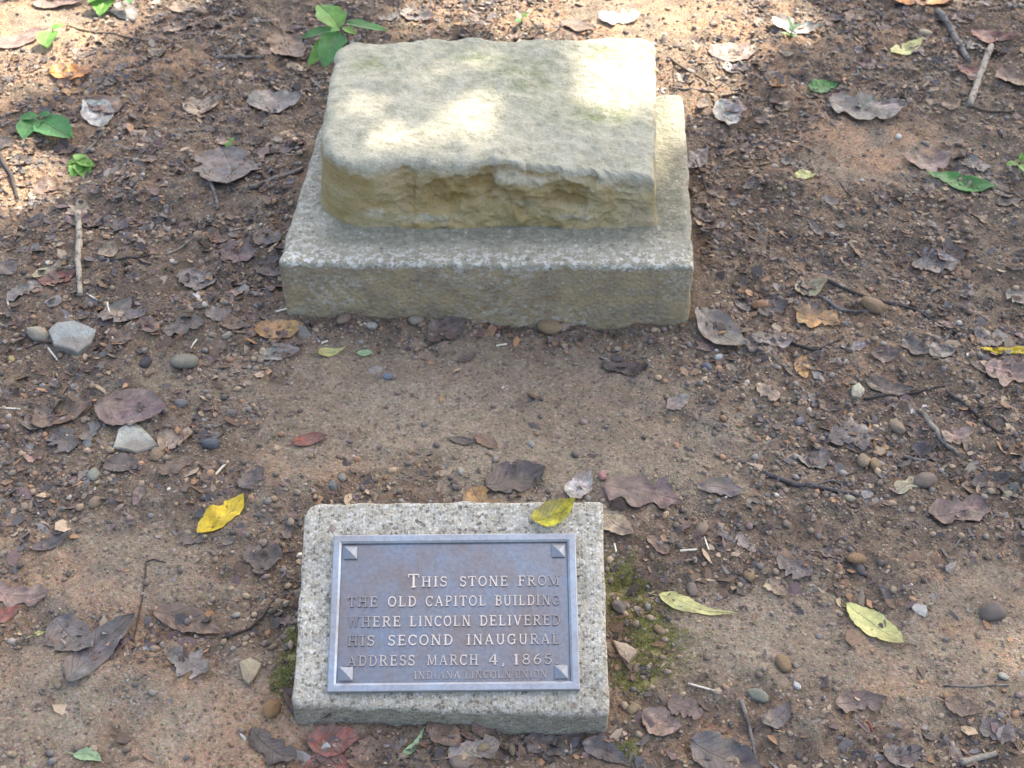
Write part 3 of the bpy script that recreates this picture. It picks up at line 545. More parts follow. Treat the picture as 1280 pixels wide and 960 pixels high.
LV = [  # base px, tip px, width/length, shape, colour, curl, label
 (62, 92, 116, 92, .62, 'scrap', 'orange', .3, 'orange brown curled leaf beside the pale dirt in the sun patch'),
 (-12, 60, 60, 40, .5, 'oval', 'pink', .2, 'large pinkish leaf lying in sunlight near a two-leaved seedling'),
 (40, 6, 108, 3, .5, 'oval', 'pink', .2, 'pale pink leaf half in sun behind the two-leaved seedling'),
 (128, 161, 106, 130, .6, 'oval', 'pgrey', .2, 'small pale grey leaf between orange leaf and dark seedling'),
 (112, 128, 148, 142, .8, 'scrap', 'brown', .2, 'brown leaf tucked against a small pale grey leaf'),
 (228, 131, 274, 133, .9, 'scrap', 'tan', .3, 'tan broken leaf on dark litter left of the big grey leaf'),
 (308, 132, 380, 126, .88, 'oval', 'grey', .35, 'big round grey leaf with curled ochre rim beside the sandstone block'),
 (320, 194, 368, 189, .6, 'oval', 'purple', .15, 'dark purple leaf lying just left of the plinth'),
 (352, 40, 376, 78, .7, 'oval', 'brown', .3, 'brown leaf under the broad-leaved green plant'),
 (276, 192, 284, 238, .8, 'scrap', 'slate', .3, 'dark grey crumpled leaf beyond the thick grey twig'),
 (122, 276, 160, 288, 1.0, 'lobed', 'slate', .2, 'grey lobed leaf beside the top of the pale straight stick'),
 (212, 12, 264, 20, .45, 'lance', 'tan', .3, 'long tan leaf at the far edge of the dark litter'),
 (152, 6, 168, 30, .6, 'oval', 'grey', .2, 'grey tan leaf below a small green sprig'),
 (203, 40, 254, 34, .35, 'lance', 'tan', .2, 'narrow tan leaf beside a long thin twig'),
 (277, 312, 318, 322, .9, 'scrap', 'purple', .25, 'purple grey crumpled leaf left of the plinth front corner'),
 (319, 292, 352, 300, .9, 'scrap', 'slate', .2, 'slate grey leaf pressed against the plinth side'),
 (320, 330, 350, 345, .9, 'oval', 'dark', .2, 'dark wet leaf at the foot of the plinth side'),
 (16, 196, 40, 206, .8, 'scrap', 'dark', .2, 'dark leaf below the dark green seedling'),
 (42, 232, 74, 238, .9, 'oval', 'brown', .2, 'dull brown leaf near the clover-like sprout'),
 (318, 412, 381, 410, .75, 'oval', 'ochre', .3, 'orange and lilac leaf near the plinth front corner'),
 (326, 446, 376, 440, .55, 'oval', 'grey', .25, 'grey leaf lying below the orange and lilac leaf'),
 (398, 445, 434, 440, .5, 'lance', 'pyel', .7, 'small curled yellow-green leaf on bare soil before the plinth'),
 (446, 442, 466, 441, .6, 'oval', 'mint', .1, 'tiny mint green leaf on bare soil before the plinth'),
 (203, 414, 258, 408, .8, 'lobed', 'slate', .3, 'dark slate lobed leaf beyond the grey-green pebble'),
 (256, 392, 290, 392, .9, 'scrap', 'grey', .2, 'lilac grey leaf just beyond the slate lobed leaf'),
 (274, 404, 308, 412, .6, 'oval', 'brown', .4, 'small red brown leaf beside the lilac grey leaf'),
 (138, 384, 180, 400, 1.0, 'scrap', 'slate', .3, 'dark blue-grey leaf beside the foot of the pale stick'),
 (120, 512, 212, 516, .75, 'oval', 'purple', .5, 'large curled purple brown leaf behind the triangular stone chip'),
 (40, 532, 118, 504, .6, 'oval', 'brown', .4, 'large folded brown leaf left of the curled purple leaf'),
 (232, 338, 258, 362, .9, 'scrap', 'grey', .2, 'small torn grey leaf on reddish litter'),
 (40, 347, 78, 334, .5, 'oval', 'olive', .1, 'olive tan leaf on top of a reddish leaf'),
 (48, 354, 96, 341, .6, 'oval', 'red', .2, 'reddish leaf beside the pale straight stick'),
 (10, 378, 52, 360, .7, 'scrap', 'grey', .2, 'grey torn leaf below the olive and reddish pair'),
 (198, 549, 242, 546, .8, 'scrap', 'tan', .4, 'tan brittle leaf right of the triangular stone chip'),
 (132, 580, 174, 586, .8, 'oval', 'dark', .2, 'blackish leaf below the triangular stone chip'),
 (246, 553, 278, 545, .6, 'oval', 'slate', .2, 'small dark leaf on the edge of the bare soil'),
 (300, 612, 330, 588, .9, 'scrap', 'dark', .4, 'dark crumpled leaf above the bright yellow leaf'),
 (366, 556, 411, 548, .5, 'oval', 'red', .4, 'small reddish brown leaf alone on trodden soil'),
 (248, 670, 305, 622, .50, 'oval', 'yellow', .25, 'bright yellow leaf on bare soil left of the marker'),
 (86, 858, 172, 778, .45, 'oval', 'slate', .5, 'large dark folded leaf beside a hooked black stem'),
 (70, 776, 116, 814, .75, 'oval', 'slate', .3, 'blue-grey wet half of a leaf left of the hooked stem'),
 (192, 766, 280, 796, .36, 'oval', 'brown', .2, 'long brown leaf with a dark trailing stem'),
 (214, 816, 264, 846, .8, 'lobed', 'grey', .6, 'pale grey crinkled leaf below the long brown leaf'),
 (-14, 742, 64, 744, .5, 'lobed', 'pink', .3, 'dull pink lobed leaf over a reddish one'),
 (-10, 786, 26, 760, .5, 'oval', 'red', .3, 'reddish brown leaf under the dull pink lobed leaf'),
 (304, 696, 354, 700, .8, 'scrap', 'dark', .5, 'dark brown curled leaf left of the marker'),
 (226, 674, 258, 678, .7, 'scrap', 'dark', .3, 'small dark leaf at the base of the bright yellow leaf'),
 (40, 688, 90, 668, .4, 'oval', 'slate', .2, 'narrow dark leaf on bare soil'),
 (42, 796, 58, 790, .6, 'oval', 'pyel', .1, 'tiny yellow-green leaf on bare soil'),
 (354, 866, 416, 906, .36, 'oval', 'purple', .7, 'purple red folded leaf leaning at the marker corner'),
 (384, 928, 450, 926, .72, 'oval', 'red', .35, 'glossy red brown leaf before the marker corner'),
 (380, 962, 440, 958, .6, 'oval', 'red', .2, 'dull red leaf under the glossy red brown leaf'),
 (314, 914, 372, 950, .55, 'scrap', 'dark', .3, 'dark wet leaf before an orange pebble'),
 (92, 944, 128, 954, .5, 'oval', 'mint', .2, 'pale mint green leaf on bare brown soil'),
 (504, 946, 531, 911, .30, 'lance', 'mint', .3, 'narrow pale green leaf standing out before the marker'),
 (535, 905, 575, 935, .7, 'oval', 'brown', .4, 'brown leaf curled against the marker front'),
 (560, 950, 625, 935, .6, 'scrap', 'grey', .3, 'grey brown leaf among the pebbles before the marker'),
 (590, 915, 622, 908, .7, 'scrap', 'purple', .4, 'purple leaf tucked under the marker front'),
 (655, 925, 705, 945, .7, 'scrap', 'slate', .3, 'wet slate leaf before the marker front'),
 (690, 935, 735, 908, .5, 'oval', 'dark', .4, 'dark folded leaf against the marker front'),
 (730, 930, 790, 962, .5, 'lance', 'slate', .3, 'long slate leaf beyond the marker corner'),
 (884, 66, 951, 58, .7, 'oval', 'pink', .2, 'pinkish brown oval leaf in sunlit clay behind the plinth'),
 (962, 36, 1028, 44, .6, 'lobed', 'pgrey', .7, 'cream curled leaf with a pale sprout before it'),
 (1113, 68, 1152, 51, .42, 'oval', 'pyel', .3, 'small yellow leaf beyond the large grey brown leaf'),
 (1112, -2, 1196, 4, .5, 'lobed', 'orange', .3, 'bright orange red leaf at the far edge of the clearing'),
 (1012, 116, 1047, 103, .72, 'oval', 'green', .2, 'round bright green leaf beside the large grey brown leaf'),
 (1034, 130, 1132, 140, .72, 'lobed', 'grey', .25, 'largest grey brown leaf with small holes'),
 (898, 132, 912, 166, .55, 'oval', 'pgrey', .5, 'pale grey curled leaf right of the plinth'),
 (942, 152, 980, 139, .32, 'lance', 'tan', .2, 'narrow tan leaf sliver near the pale grey curled leaf'),
 (994, 221, 1019, 219, .8, 'oval', 'pyel', .1, 'small round yellow leaf on reddish clay'),
 (1130, 204, 1188, 200, .9, 'lobed', 'pink', .5, 'pink lobed leaf behind the long green leaf'),
 (1244, 236, 1156, 219, .38, 'oval', 'green', .2, 'long glossy green leaf on reddish clay'),
 (1200, 205, 1240, 212, .8, 'scrap', 'grey', .2, 'dull grey leaf behind the long green leaf'),
 (1212, 42, 1272, 50, .5, 'oval', 'red', .3, 'red brown leaf beyond the forked branch'),
 (1200, 84, 1218, 104, .8, 'oval', 'red', .3, 'short red brown leaf under the forked branch'),
 (1252, 90, 1284, 118, .8, 'oval', 'brown', .6, 'curled brown leaf right of the forked branch'),
 (1138, 336, 1199, 332, .75, 'lobed', 'grey', .3, 'grey-green torn leaf on dark gravel'),
 (872, 390, 934, 442, .55, 'oval', 'grey', .45, 'broad grey leaf lying against the plinth corner'),
 (993, 366, 1030, 356, .75, 'oval', 'olive', .6, 'olive tan curled leaf at the end of a long thin twig'),
 (995, 394, 1050, 408, .9, 'lobed', 'ochre', .3, 'red tan lobed leaf among dark twigs'),
 (938, 422, 990, 430, .6, 'scrap', 'grey', .3, 'grey broken leaf right of the broad grey leaf'),
 (1006, 474, 1006, 441, .40, 'oval', 'ochre', .1, 'small upright tan leaf on the edge of bare soil'),
 (1286, 445, 1220, 439, .26, 'lance', 'yellow', .3, 'narrow yellow leaf beside a pink grey lobed leaf'),
 (1230, 464, 1290, 478, .9, 'lobed', 'pink', .5, 'pink grey lobed leaf under a narrow yellow leaf'),
 (1216, 415, 1260, 428, .8, 'scrap', 'grey', .3, 'grey leaf behind the narrow yellow leaf'),
 (1130, 425, 1158, 446, .9, 'scrap', 'slate', .3, 'dark slate leaf beside the long thin twig'),
 (1158, 436, 1196, 438, .8, 'oval', 'grey', .2, 'mid grey leaf at the lower end of the long thin twig'),
 (1080, 478, 1140, 492, .5, 'oval', 'dark', .4, 'dark rolled leaf over gravel'),
 (1034, 550, 1096, 546, .8, 'scrap', 'slate', .2, 'broad dark leaf pressed into the gravel'),
 (996, 574, 1037, 566, .7, 'scrap', 'grey', .3, 'grey leaf edge above the dark bent twig'),
 (1212, 610, 1264, 600, .5, 'oval', 'slate', .4, 'slate folded leaf on gravel'),
 (1160, 645, 1235, 638, .7, 'scrap', 'purple', .3, 'purplish leaf half sunk into gravel'),
 (834, 514, 862, 496, .7, 'oval', 'grey', .3, 'small grey leaf alone on bare soil right of centre'),
 (752, 456, 810, 462, .5, 'scrap', 'dark', .4, 'dark ragged leaf before the plinth'),
 (822, 747, 921, 770, .30, 'lance', 'pyel', .2, 'long pale yellow leaf beside the moss right of the marker'),
 (1056, 760, 1126, 811, .48, 'oval', 'pyel', .5, 'pale green-yellow leaf with brown base on bare soil'),
 (952, 908, 986, 882, .6, 'oval', 'slate', .6, 'dark cupped leaf near a grey pebble'),
 (1044, 884, 1106, 876, .7, 'lobed', 'purple', .4, 'purple grey crumpled leaf on sandy soil'),
 (1104, 946, 1152, 940, .7, 'oval', 'slate', .5, 'slate curled leaf below the purple grey crumpled leaf'),
 (1180, 878, 1230, 890, .6, 'oval', 'brown', .3, 'brown leaf beside a thin straight twig'),
 (1224, 910, 1270, 926, .8, 'scrap', 'slate', .2, 'bluish wet leaf below the brown leaf'),
 (862, 930, 952, 968, .7, 'oval', 'slate', .4, 'big blue-grey wet leaf below the mauve leaf'),
 (834, 880, 878, 896, .8, 'scrap', 'purple', .3, 'dark mauve leaf scrap beside the mauve leaf with a hole'),
 (802, 892, 852, 912, .85, 'oval', 'pink', .5, 'mauve leaf with a small hole beyond the marker corner'),
 (752, 612, 852, 632, .72, 'lobed', 'purple', .25, 'large purple brown leaf right behind the marker'),
 (752, 640, 792, 672, .6, 'oval', 'tan', .3, 'tan leaf against the side of the marker'),
 (606, 612, 682, 592, .65, 'scrap', 'dark', .5, 'dark crumpled leaf close behind the marker'),
 (712, 624, 738, 594, .6, 'oval', 'pgrey', .3, 'pale grey-green leaf standing behind the marker'),
 (560, 549, 596, 553, .4, 'oval', 'dark', .3, 'small blackish leaf in the middle of the bare soil'),
 (594, 546, 622, 562, .6, 'oval', 'brown', .3, 'small brown leaf in the middle of the bare soil'),
 (572, 453, 594, 441, .5, 'oval', 'purple', .2, 'tiny reddish purple leaf before the plinth'),
 (534, 430, 582, 404, .6, 'scrap', 'purple', .4, 'purple grey leaf leaning on the plinth front'),
 (610, 405, 638, 412, .5, 'oval', 'brown', .5, 'brown curled leaf at the foot of the plinth front'),
 (862, 215, 884, 190, .5, 'oval', 'grey', .4, 'grey narrow leaf along the plinth side'),
 (866, 262, 892, 280, .7, 'scrap', 'slate', .3, 'slate leaf scrap along the plinth side'),
 (700, 30, 745, 40, .6, 'oval', 'brown', .3, 'brown leaf behind the sandstone block'),
 (500, 18, 545, 24, .6, 'scrap', 'slate', .4, 'dark crumpled leaf behind the sandstone block'),
 (748, 26, 800, 22, .9, 'scrap', 'pgrey', .4, 'pale bleached leaf in bright sun behind the sandstone block'),
 (1120, 620, 1160, 600, .5, 'scrap', 'olive', .3, 'olive leaf scrap on gravel'),
 (970, 700, 1015, 720, .7, 'scrap', 'slate', .3, 'slate leaf scrap on the gravel edge'),
 (870, 610, 930, 618, .5, 'scrap', 'slate', .3, 'slate leaf scrap left of the dark bent twig'),
]
for x0, y0, x1, y1, wr, kind, cl, curl, lab in LV:
    fresh = cl in ('yellow', 'pyel', 'green', 'mint')
    tag(lay_leaf('fallen_leaf', ground_at(x0, y0), ground_at(x1, y1), wr, kind, cl, curl, mat='fresh' if fresh else 'dead', fold=.15 if fresh else .06+.14*curl,
                 wave=.07 if fresh else .16, stem=.012 if kind in ('oval', 'lance') else 0), lab, 'leaf', 'leaves fallen on the soil')
o = lay_leaf('fallen_leaf', on_face(664, 656), on_face(719, 634), .58, 'oval', 'yellow', .9, surf=mtop, mat='dead', fold=.25, wave=.3); o.color = (.46, .40, .03, 1)
tag(o, 'speckled yellow-green leaf lying on the concrete top of the marker', 'leaf', 'leaves fallen on the soil')
LM = [((x0+x1)/2, (y0+y1)/2, lab) for x0, y0, x1, y1, nm in [
 (62, 92, 116, 92, 'the orange brown curled leaf'), (308, 132, 380, 126, 'the big round grey leaf'), (98, 268, 100, 370, 'the pale straight stick'), (20, 150, 90, 170, 'the dark green seedling'), (320, 194, 368, 189, 'the dark purple leaf by the plinth'),
 (203, 414, 258, 408, 'the dark slate lobed leaf'), (120, 512, 212, 516, 'the curled purple brown leaf'), (40, 532, 80, 525, 'the folded brown leaf'), (62, 420, 122, 420, 'the flat blue-grey stone chip'), (248, 670, 305, 622, 'the bright yellow leaf'), (212, 12, 264, 20, 'the long tan leaf'),
 (122, 276, 160, 288, 'the grey lobed leaf'), (277, 312, 318, 322, 'the crumpled purple grey leaf'), (318, 412, 381, 440, 'the orange and lilac leaf'), (192, 766, 280, 796, 'the long brown leaf'), (-14, 742, 64, 744, 'the dull pink lobed leaf'), (384, 928, 450, 926, 'the glossy red brown leaf'),
 (86, 858, 172, 778, 'the hooked black stem'), (560, 950, 690, 940, 'the foot of the marker front'), (884, 66, 951, 58, 'the pinkish oval leaf'), (962, 36, 1028, 44, 'the cream curled leaf'), (1113, 68, 1152, 51, 'the small yellow leaf'), (1034, 130, 1132, 140, 'the largest grey brown leaf'), (1156, 219, 1244, 236, 'the long green leaf'),
 (1212, 42, 1240, 130, 'the pale thick branch'), (1138, 336, 1199, 332, 'the grey-green torn leaf'), (872, 390, 934, 442, 'the broad grey leaf at the plinth corner'), (995, 394, 1050, 408, 'the red tan lobed leaf'), (1220, 445, 1290, 478, 'the narrow yellow leaf'), (1080, 478, 1140, 492, 'the dark rolled leaf'), (952, 591, 1074, 619, 'the dark bent twig'),
 (1150, 515, 1198, 569, 'the pale knobbly twig'), (1212, 610, 1264, 600, 'the slate folded leaf'), (822, 747, 921, 770, 'the long pale yellow leaf'), (1056, 760, 1126, 811, 'the pale green-yellow leaf'), (952, 908, 986, 882, 'the dark cupped leaf'), (1180, 878, 1230, 890, 'the brown leaf by the thin straight twig'), (802, 892, 852, 912, 'the mauve leaf with a hole'),
 (752, 612, 852, 632, 'the large purple brown leaf behind the marker'), (606, 612, 682, 592, 'the dark crumpled leaf behind the marker'), (994, 221, 1019, 219, 'the small round yellow leaf'), (500, 405, 700, 412, 'the foot of the plinth front'), (376, 20, 486, 60, 'the green plant'), (560, 20, 700, 25, 'the back of the sandstone block'), (866, 190, 880, 280, 'the plinth side'), (1044, 884, 1106, 876, 'the purple grey crumpled leaf'), (360, 556, 420, 548, 'the reddish brown leaf on trodden soil')] for lab in [nm]]
LMW = [(at(px, py), nm) for px, py, nm in LM]
def near_what(x, y): return min(LMW, key=lambda q: (q[0][0]-x)**2+(q[0][1]-y)**2)[1]
# ------------------------------------------------------------------ random points on the soil seen in the photograph
def blocked(x, y, pad=.0):
    a = (x > -.45-pad) & (x < .385+pad) & (y > 1.895-pad) & (y < 2.5+pad)
    b = (x > -.315-pad) & (x < .142+pad) & (y > 1.006-pad) & (y < 1.30+pad)
    return a | b
def scatter(n, pad, want, margin=.12):
    xs_, ys_ = [], []; got = 0
    while got < n:
        x = rng.uniform(-1.6, 1.6, n*4); y = rng.uniform(.85, 3.35, n*4)
        half = (.72+(y-.95)*.283)+margin
        ok = (np.abs(x) < half) & ~blocked(x, y, pad) & (rng.random(n*4) < want(x, y))
        xs_.append(x[ok]); ys_.append(y[ok]); got += ok.sum()
    return np.concatenate(xs_)[:n], np.concatenate(ys_)[:n]
for cl, n, adj in [('dark', 46, 'blackish'), ('brown', 56, 'brown'), ('slate', 42, 'slate grey'), ('tan', 34, 'tan'), ('purple', 34, 'purplish'), ('grey', 38, 'pale grey'), ('pink', 18, 'dull pink'), ('ochre', 10, 'rusty')]:
    x, y = scatter(n, .012, lambda a, b: sstep(.35, .9, litter(a, b)))
    for k in range(n):
        L = rng.uniform(.020, .066); a = rng.uniform(0, 6.28); kd = random.choice(['scrap', 'oval', 'lobed', 'scrap', 'scrap']); cu = rng.uniform(.1, .7)
        q = (x[k]+L*math.cos(a), y[k]+L*math.sin(a))
        if blocked(np.array(q[0]), np.array(q[1]), .01): q = (x[k]-L*math.cos(a), y[k]-L*math.sin(a))
        if blocked(np.array(q[0]), np.array(q[1]), .01): continue
        lab = ('tiny' if L < .035 else 'small') + ' ' + adj + {'scrap': ' torn', 'oval': ' oval', 'lobed': ' lobed'}[kd] + ' leaf scrap near ' + near_what(x[k], y[k])
        tag(lay_leaf('leaf_scrap', (x[k], y[k]), q, rng.uniform(.4, .95), kd, cl, cu, jitter=.35), lab, 'leaf scrap', adj+' leaf scraps')
# countless crumbs of leaf
def crumbs(n):
    x, y = scatter(n, .004, lambda a, b: (.04+.96*sstep(.30, .95, litter(a, b)))*(.12+.88*sstep(.35, .65, vn(a*13+vn(a*40, b*40, 6), b*13, 66))), .25)
    r = rng.uniform(.0022, .0080, n)*rng.choice([.7, 1.05, 2.1], n, p=[.42, .43, .15]); a0 = rng.uniform(0, 6.28, n); el = rng.uniform(.25, .9, n)
    tx = rng.normal(0, .38, n); ty = rng.normal(0, .38, n); z0 = gz(x, y)
    V = np.zeros((n, 6, 3))
    for k in range(6):
        rr = r*rng.uniform(.6, 1.25, n); b = k*math.pi/3
        lx = rr*math.cos(b); ly = rr*math.sin(b)*el
        wx = lx*np.cos(a0)-ly*np.sin(a0); wy = lx*np.sin(a0)+ly*np.cos(a0)
        V[:, k, 0] = x+wx; V[:, k, 1] = y+wy; V[:, k, 2] = z0+.0016+wx*tx+wy*ty+rng.normal(0, .0008, n)
    i = np.arange(n)[:, None]*6
    F = np.concatenate([i+np.array([0, 1, 2, 3]), i+np.array([0, 3, 4, 5])])
    pal = np.array([COL['dark'], COL['brown'], COL['slate'], COL['purple'], COL['tan'], COL['grey'], (.10, .07, .05), (.26, .15, .08), COL['pgrey']])
    c = pal[rng.choice(len(pal), n, p=[.17, .20, .13, .11, .11, .08, .14, .055, .005])]*rng.uniform(.7, 1.3, (n, 1))
    return mesh_np('leaf_litter', V.reshape(-1, 3), F, M['crumbs'], False, {'col': np.repeat(c, 6, 0)})
tag(link('leaf_litter', crumbs(42000)), 'fine crumbs of rotted leaf strewn over the soil', 'leaf litter', kind='stuff')
# grit
t_ = (1+5**.5)/2
ICO = np.array([(-1, t_, 0), (1, t_, 0), (-1, -t_, 0), (1, -t_, 0), (0, -1, t_), (0, 1, t_), (0, -1, -t_), (0, 1, -t_), (t_, 0, -1), (t_, 0, 1), (-t_, 0, -1), (-t_, 0, 1)])/math.hypot(1, t_)
ICF = np.array([(0, 11, 5), (0, 5, 1), (0, 1, 7), (0, 7, 10), (0, 10, 11), (1, 5, 9), (5, 11, 4), (11, 10, 2), (10, 7, 6), (7, 1, 8), (3, 9, 4), (3, 4, 2), (3, 2, 6), (3, 6, 8), (3, 8, 9), (4, 9, 5), (2, 4, 11), (6, 2, 10), (8, 6, 7), (9, 8, 1)])
PEBC = np.array([(.24, .19, .135), (.19, .15, .115), (.30, .225, .145), (.16, .145, .13), (.24, .22, .19), (.28, .17, .10), (.11, .095, .085), (.50, .46, .39), (.21, .155, .135)])
def gravelly(a, b):
    px, py = proj(a, b)
    g = .10+.55*sstep(.2, .8, litter(a, b))+.6*np.exp(-((px-1080)/200)**2-((py-480)/190)**2)+.5*np.exp(-((px-640)/330)**2-((py-410)/16)**2)+.3*np.exp(-((px-880)/70)**2-((py-690)/50)**2)
    return np.clip(g*(.25+1.2*vn(a*9, b*9, 77)), 0, 1)
def off_leaves(a, b):
    ok = np.ones(np.shape(a))
    for lx, ly, lr in LEAFC: ok = np.where((a-lx)**2+(b-ly)**2 < lr*lr, 0., ok)
    return ok
def grit(n):
    x, y = scatter(n, .002, lambda a, b: gravelly(a, b)*off_leaves(a, b), .25)
    r = .0012*np.exp(rng.exponential(.55, n)); r = np.minimum(r, .0068)
    S = np.stack([r*rng.uniform(.8, 1.4, n), r*rng.uniform(.7, 1.1, n), r*rng.uniform(.5, .85, n)], 1)
    P = ICO[None]*rng.uniform(.82, 1.18, (n, 12, 1))*S[:, None]
    a = rng.uniform(0, 6.28, n)[:, None]; X_ = P[..., 0]*np.cos(a)-P[..., 1]*np.sin(a); Y_ = P[..., 0]*np.sin(a)+P[..., 1]*np.cos(a)
    z = (gz(x, y)+S[:, 2]*rng.uniform(.1, .7, n))[:, None]
    V = np.stack([X_+x[:, None], Y_+y[:, None], P[..., 2]+z], -1).reshape(-1, 3)
    F = (np.arange(n)[:, None, None]*12+ICF[None]).reshape(-1, 3)
    c = PEBC[rng.choice(len(PEBC), n, p=[.24, .22, .1, .14, .07, .07, .12, .01, .03])]*rng.uniform(.65, 1.2, (n, 1))
    return mesh_np('grit', V, F, M['grit'], True, {'col': np.repeat(c, 12, 0)})
tag(link('grit', grit(40000)), 'fine gravel and grit mixed through the soil', 'grit', kind='stuff')
# ------------------------------------------------------------------ pebbles and stone chips
def sub_ico(k=1):
    V = [tuple(v) for v in ICO]; F = [tuple(f) for f in ICF]
    for _ in range(k):
        cache = {}; nf = []
        def mid(a, b):
            q = (min(a, b), max(a, b))
            if q not in cache:
                m = (np.array(V[a])+np.array(V[b]))/2; V.append(tuple(m/np.linalg.norm(m))); cache[q] = len(V)-1
            return cache[q]
        for a, b, c in F:
            d, e, f = mid(a, b), mid(b, c), mid(c, a); nf += [(a, d, f), (b, e, d), (c, f, e), (d, e, f)]
        F = nf
    return np.array(V), np.array(F)
SV, SFc = sub_ico(2)
PEB = []
for k in range(8):
    r_ = np.random.default_rng(100+k); V = SV.copy()
    V = V*(1+.22*fbm(V[:, 0]*1.3+k*5, V[:, 1]*1.3+V[:, 2]*1.1, k, 3))[:, None]
    for _ in range(3):
        d = r_.normal(size=3); d /= np.linalg.norm(d); h = r_.uniform(.72, .92); q = V@d; V = V-np.outer(np.clip(q-h, 0, 9)*.85, d)
    PEB.append(mesh_np('pebble', V*np.array([1, .8, .58]), SFc, M['pebble']))
def pebble(x, y, size, c, label, group='pebbles on the soil', kk=None, asp=1.0, sink=.25, name='pebble'):
    o = link(name, PEB[random.randrange(8) if kk is None else kk]); r = size/2
    o.location = (x, y, float(gz(x, y))+r*.58*(1-2*sink)); o.scale = (r*asp, r/asp**.5, r); o.rotation_euler = (random.uniform(-.2, .2), random.uniform(-.2, .2), random.uniform(0, 6.28))
    o.color = (*c, 1); return tag(o, label, 'pebble', group)
PB = [  # px, py, size in photo px, colour, label
 (48, 419, 24, (.50, .45, .34), 'cream pebble beside the flat blue-grey stone chip'), (232, 455, 30, (.34, .32, .24), 'grey-green angular pebble left of the bare soil'),
 (198, 570, 24, (.40, .29, .18), 'tan pebble touching the triangular stone chip'), (284, 420, 12, (.46, .42, .33), 'small round cream pebble near the slate lobed leaf'),
 (227, 506, 16, (.26, .25, .26), 'small grey pebble right of the curled purple leaf'), (120, 629, 18, (.38, .29, .19), 'tan pebble above the narrow dark leaf'),
 (118, 596, 20, (.33, .36, .29), 'flat pale green pebble below the blackish leaf'), (182, 453, 18, (.05, .055, .075), 'small blue-black stone near the grey-green pebble'),
 (265, 556, 22, (.12, .14, .17), 'slate blue pebble right of the tan brittle leaf'), (340, 888, 26, (.42, .24, .10), 'orange pebble near the marker corner'),
 (687, 412, 30, (.44, .31, .17), 'large tan pebble against the plinth front'), (662, 418, 14, (.36, .29, .2), 'small tan pebble beside the large tan pebble'),
 (705, 410, 16, (.42, .33, .27), 'pinkish pebble right of the large tan pebble'), (465, 408, 14, (.55, .53, .46), 'white pebble at the plinth front'),
 (430, 400, 20, (.34, .26, .2), 'flat pink tan pebble under the plinth front'), (520, 402, 18, (.38, .34, .26), 'cream pebble at the foot of the plinth front'),
 (485, 472, 14, (.22, .27, .33), 'blue-grey pebble on bare soil before the plinth'), (428, 598, 13, (.42, .40, .34), 'pale pebble behind the marker corner'),
 (416, 608, 14, (.24, .26, .25), 'grey pebble behind the marker corner'), (576, 590, 10, (.55, .53, .46), 'tiny cream pebble behind the marker'),
 (664, 556, 12, (.46, .45, .40), 'pale oval pebble on the bare soil'), (753, 596, 14, (.60, .30, .30), 'pink pebble behind the marker'),
 (949, 383, 20, (.40, .22, .11), 'orange flat pebble beyond the grey leaves'), (1091, 384, 28, (.38, .26, .14), 'tan orange flat pebble beside the long thin twig'),
 (898, 449, 10, (.62, .66, .68), 'small white pebble below the broad grey leaf'), (883, 459, 13, (.16, .21, .27), 'blue pebble below the broad grey leaf'),
 (999, 528, 14, (.22, .22, .27), 'violet grey pebble on the bare soil edge'), (1046, 451, 10, (.62, .6, .55), 'white pebble on the gravel near the small upright tan leaf'),
 (1120, 536, 22, (.36, .28, .20), 'pinkish tan pebble on gravel'), (1078, 578, 20, (.35, .27, .18), 'brown tan pebble on gravel'), (1093, 582, 18, (.40, .29, .16), 'ochre pebble on gravel'),
 (1062, 624, 12, (.50, .46, .34), 'cream pebble at the end of the dark bent twig'), (1155, 603, 28, (.26, .21, .17), 'brown oval pebble beside a pale twig'),
 (1258, 620, 14, (.46, .40, .26), 'yellowish pebble below the slate folded leaf'), (1123, 172, 10, (.75, .74, .70), 'white pebble on reddish clay'), (1156, 43, 14, (.52, .43, .28), 'cream pebble beyond the small yellow leaf'),
 (979, 831, 24, (.38, .25, .13), 'tan orange pebble on sandy soil'), (996, 858, 11, (.80, .80, .78), 'bright white pebble on sandy soil'), (947, 871, 22, (.33, .35, .27), 'grey-green round pebble near the dark cupped leaf'),
 (1069, 701, 20, (.40, .25, .12), 'orange tan pebble on the gravel edge'), (1074, 712, 15, (.16, .15, .16), 'dark pebble beside the orange tan pebble'), (1240, 768, 32, (.24, .20, .17), 'flat brown pebble sunk in bare soil'),
 (1254, 846, 12, (.66, .62, .52), 'cream white pebble in sunlit clay'), (773, 760, 20, (.27, .23, .21), 'grey brown pebble in the moss'), (796, 763, 12, (.5, .44, .33), 'cream pebble in the moss'),
 (824, 789, 15, (.38, .27, .15), 'tan pebble in the moss'), (865, 738, 18, (.33, .26, .22), 'pinkish grey pebble at the tip of the moss'), (791, 888, 18, (.44, .34, .19), 'yellow tan pebble near the mauve leaf with a hole'),
 (936, 721, 18, (.38, .26, .14), 'ochre pebble beyond the long pale yellow leaf'), (876, 664, 20, (.38, .28, .20), 'tan pebble with a white sliver beside it'), (868, 702, 9, (.55, .53, .45), 'tiny pale pebble beyond the moss'),
 (604, 935, 15, (.46, .37, .22), 'yellow tan pebble before the marker'), (640, 938, 14, (.44, .36, .22), 'angular cream pebble before the marker'), (575, 955, 24, (.34, .27, .21), 'large smooth tan pebble before the marker'),
 (1208, 345, 14, (.34, .22, .15), 'orange brown pebble beside the grey-green torn leaf'), (15, 450, 10, (.6, .5, .2), 'yellowish pebble near the cream pebble')]
for px, py, s, c, lab in PB:
    P = ground_at(px, py); dist = np.linalg.norm(P-np.array([0, 0, CH])); pebble(P[0], P[1], s*dist/CF, c, lab, asp=random.uniform(1, 1.2))
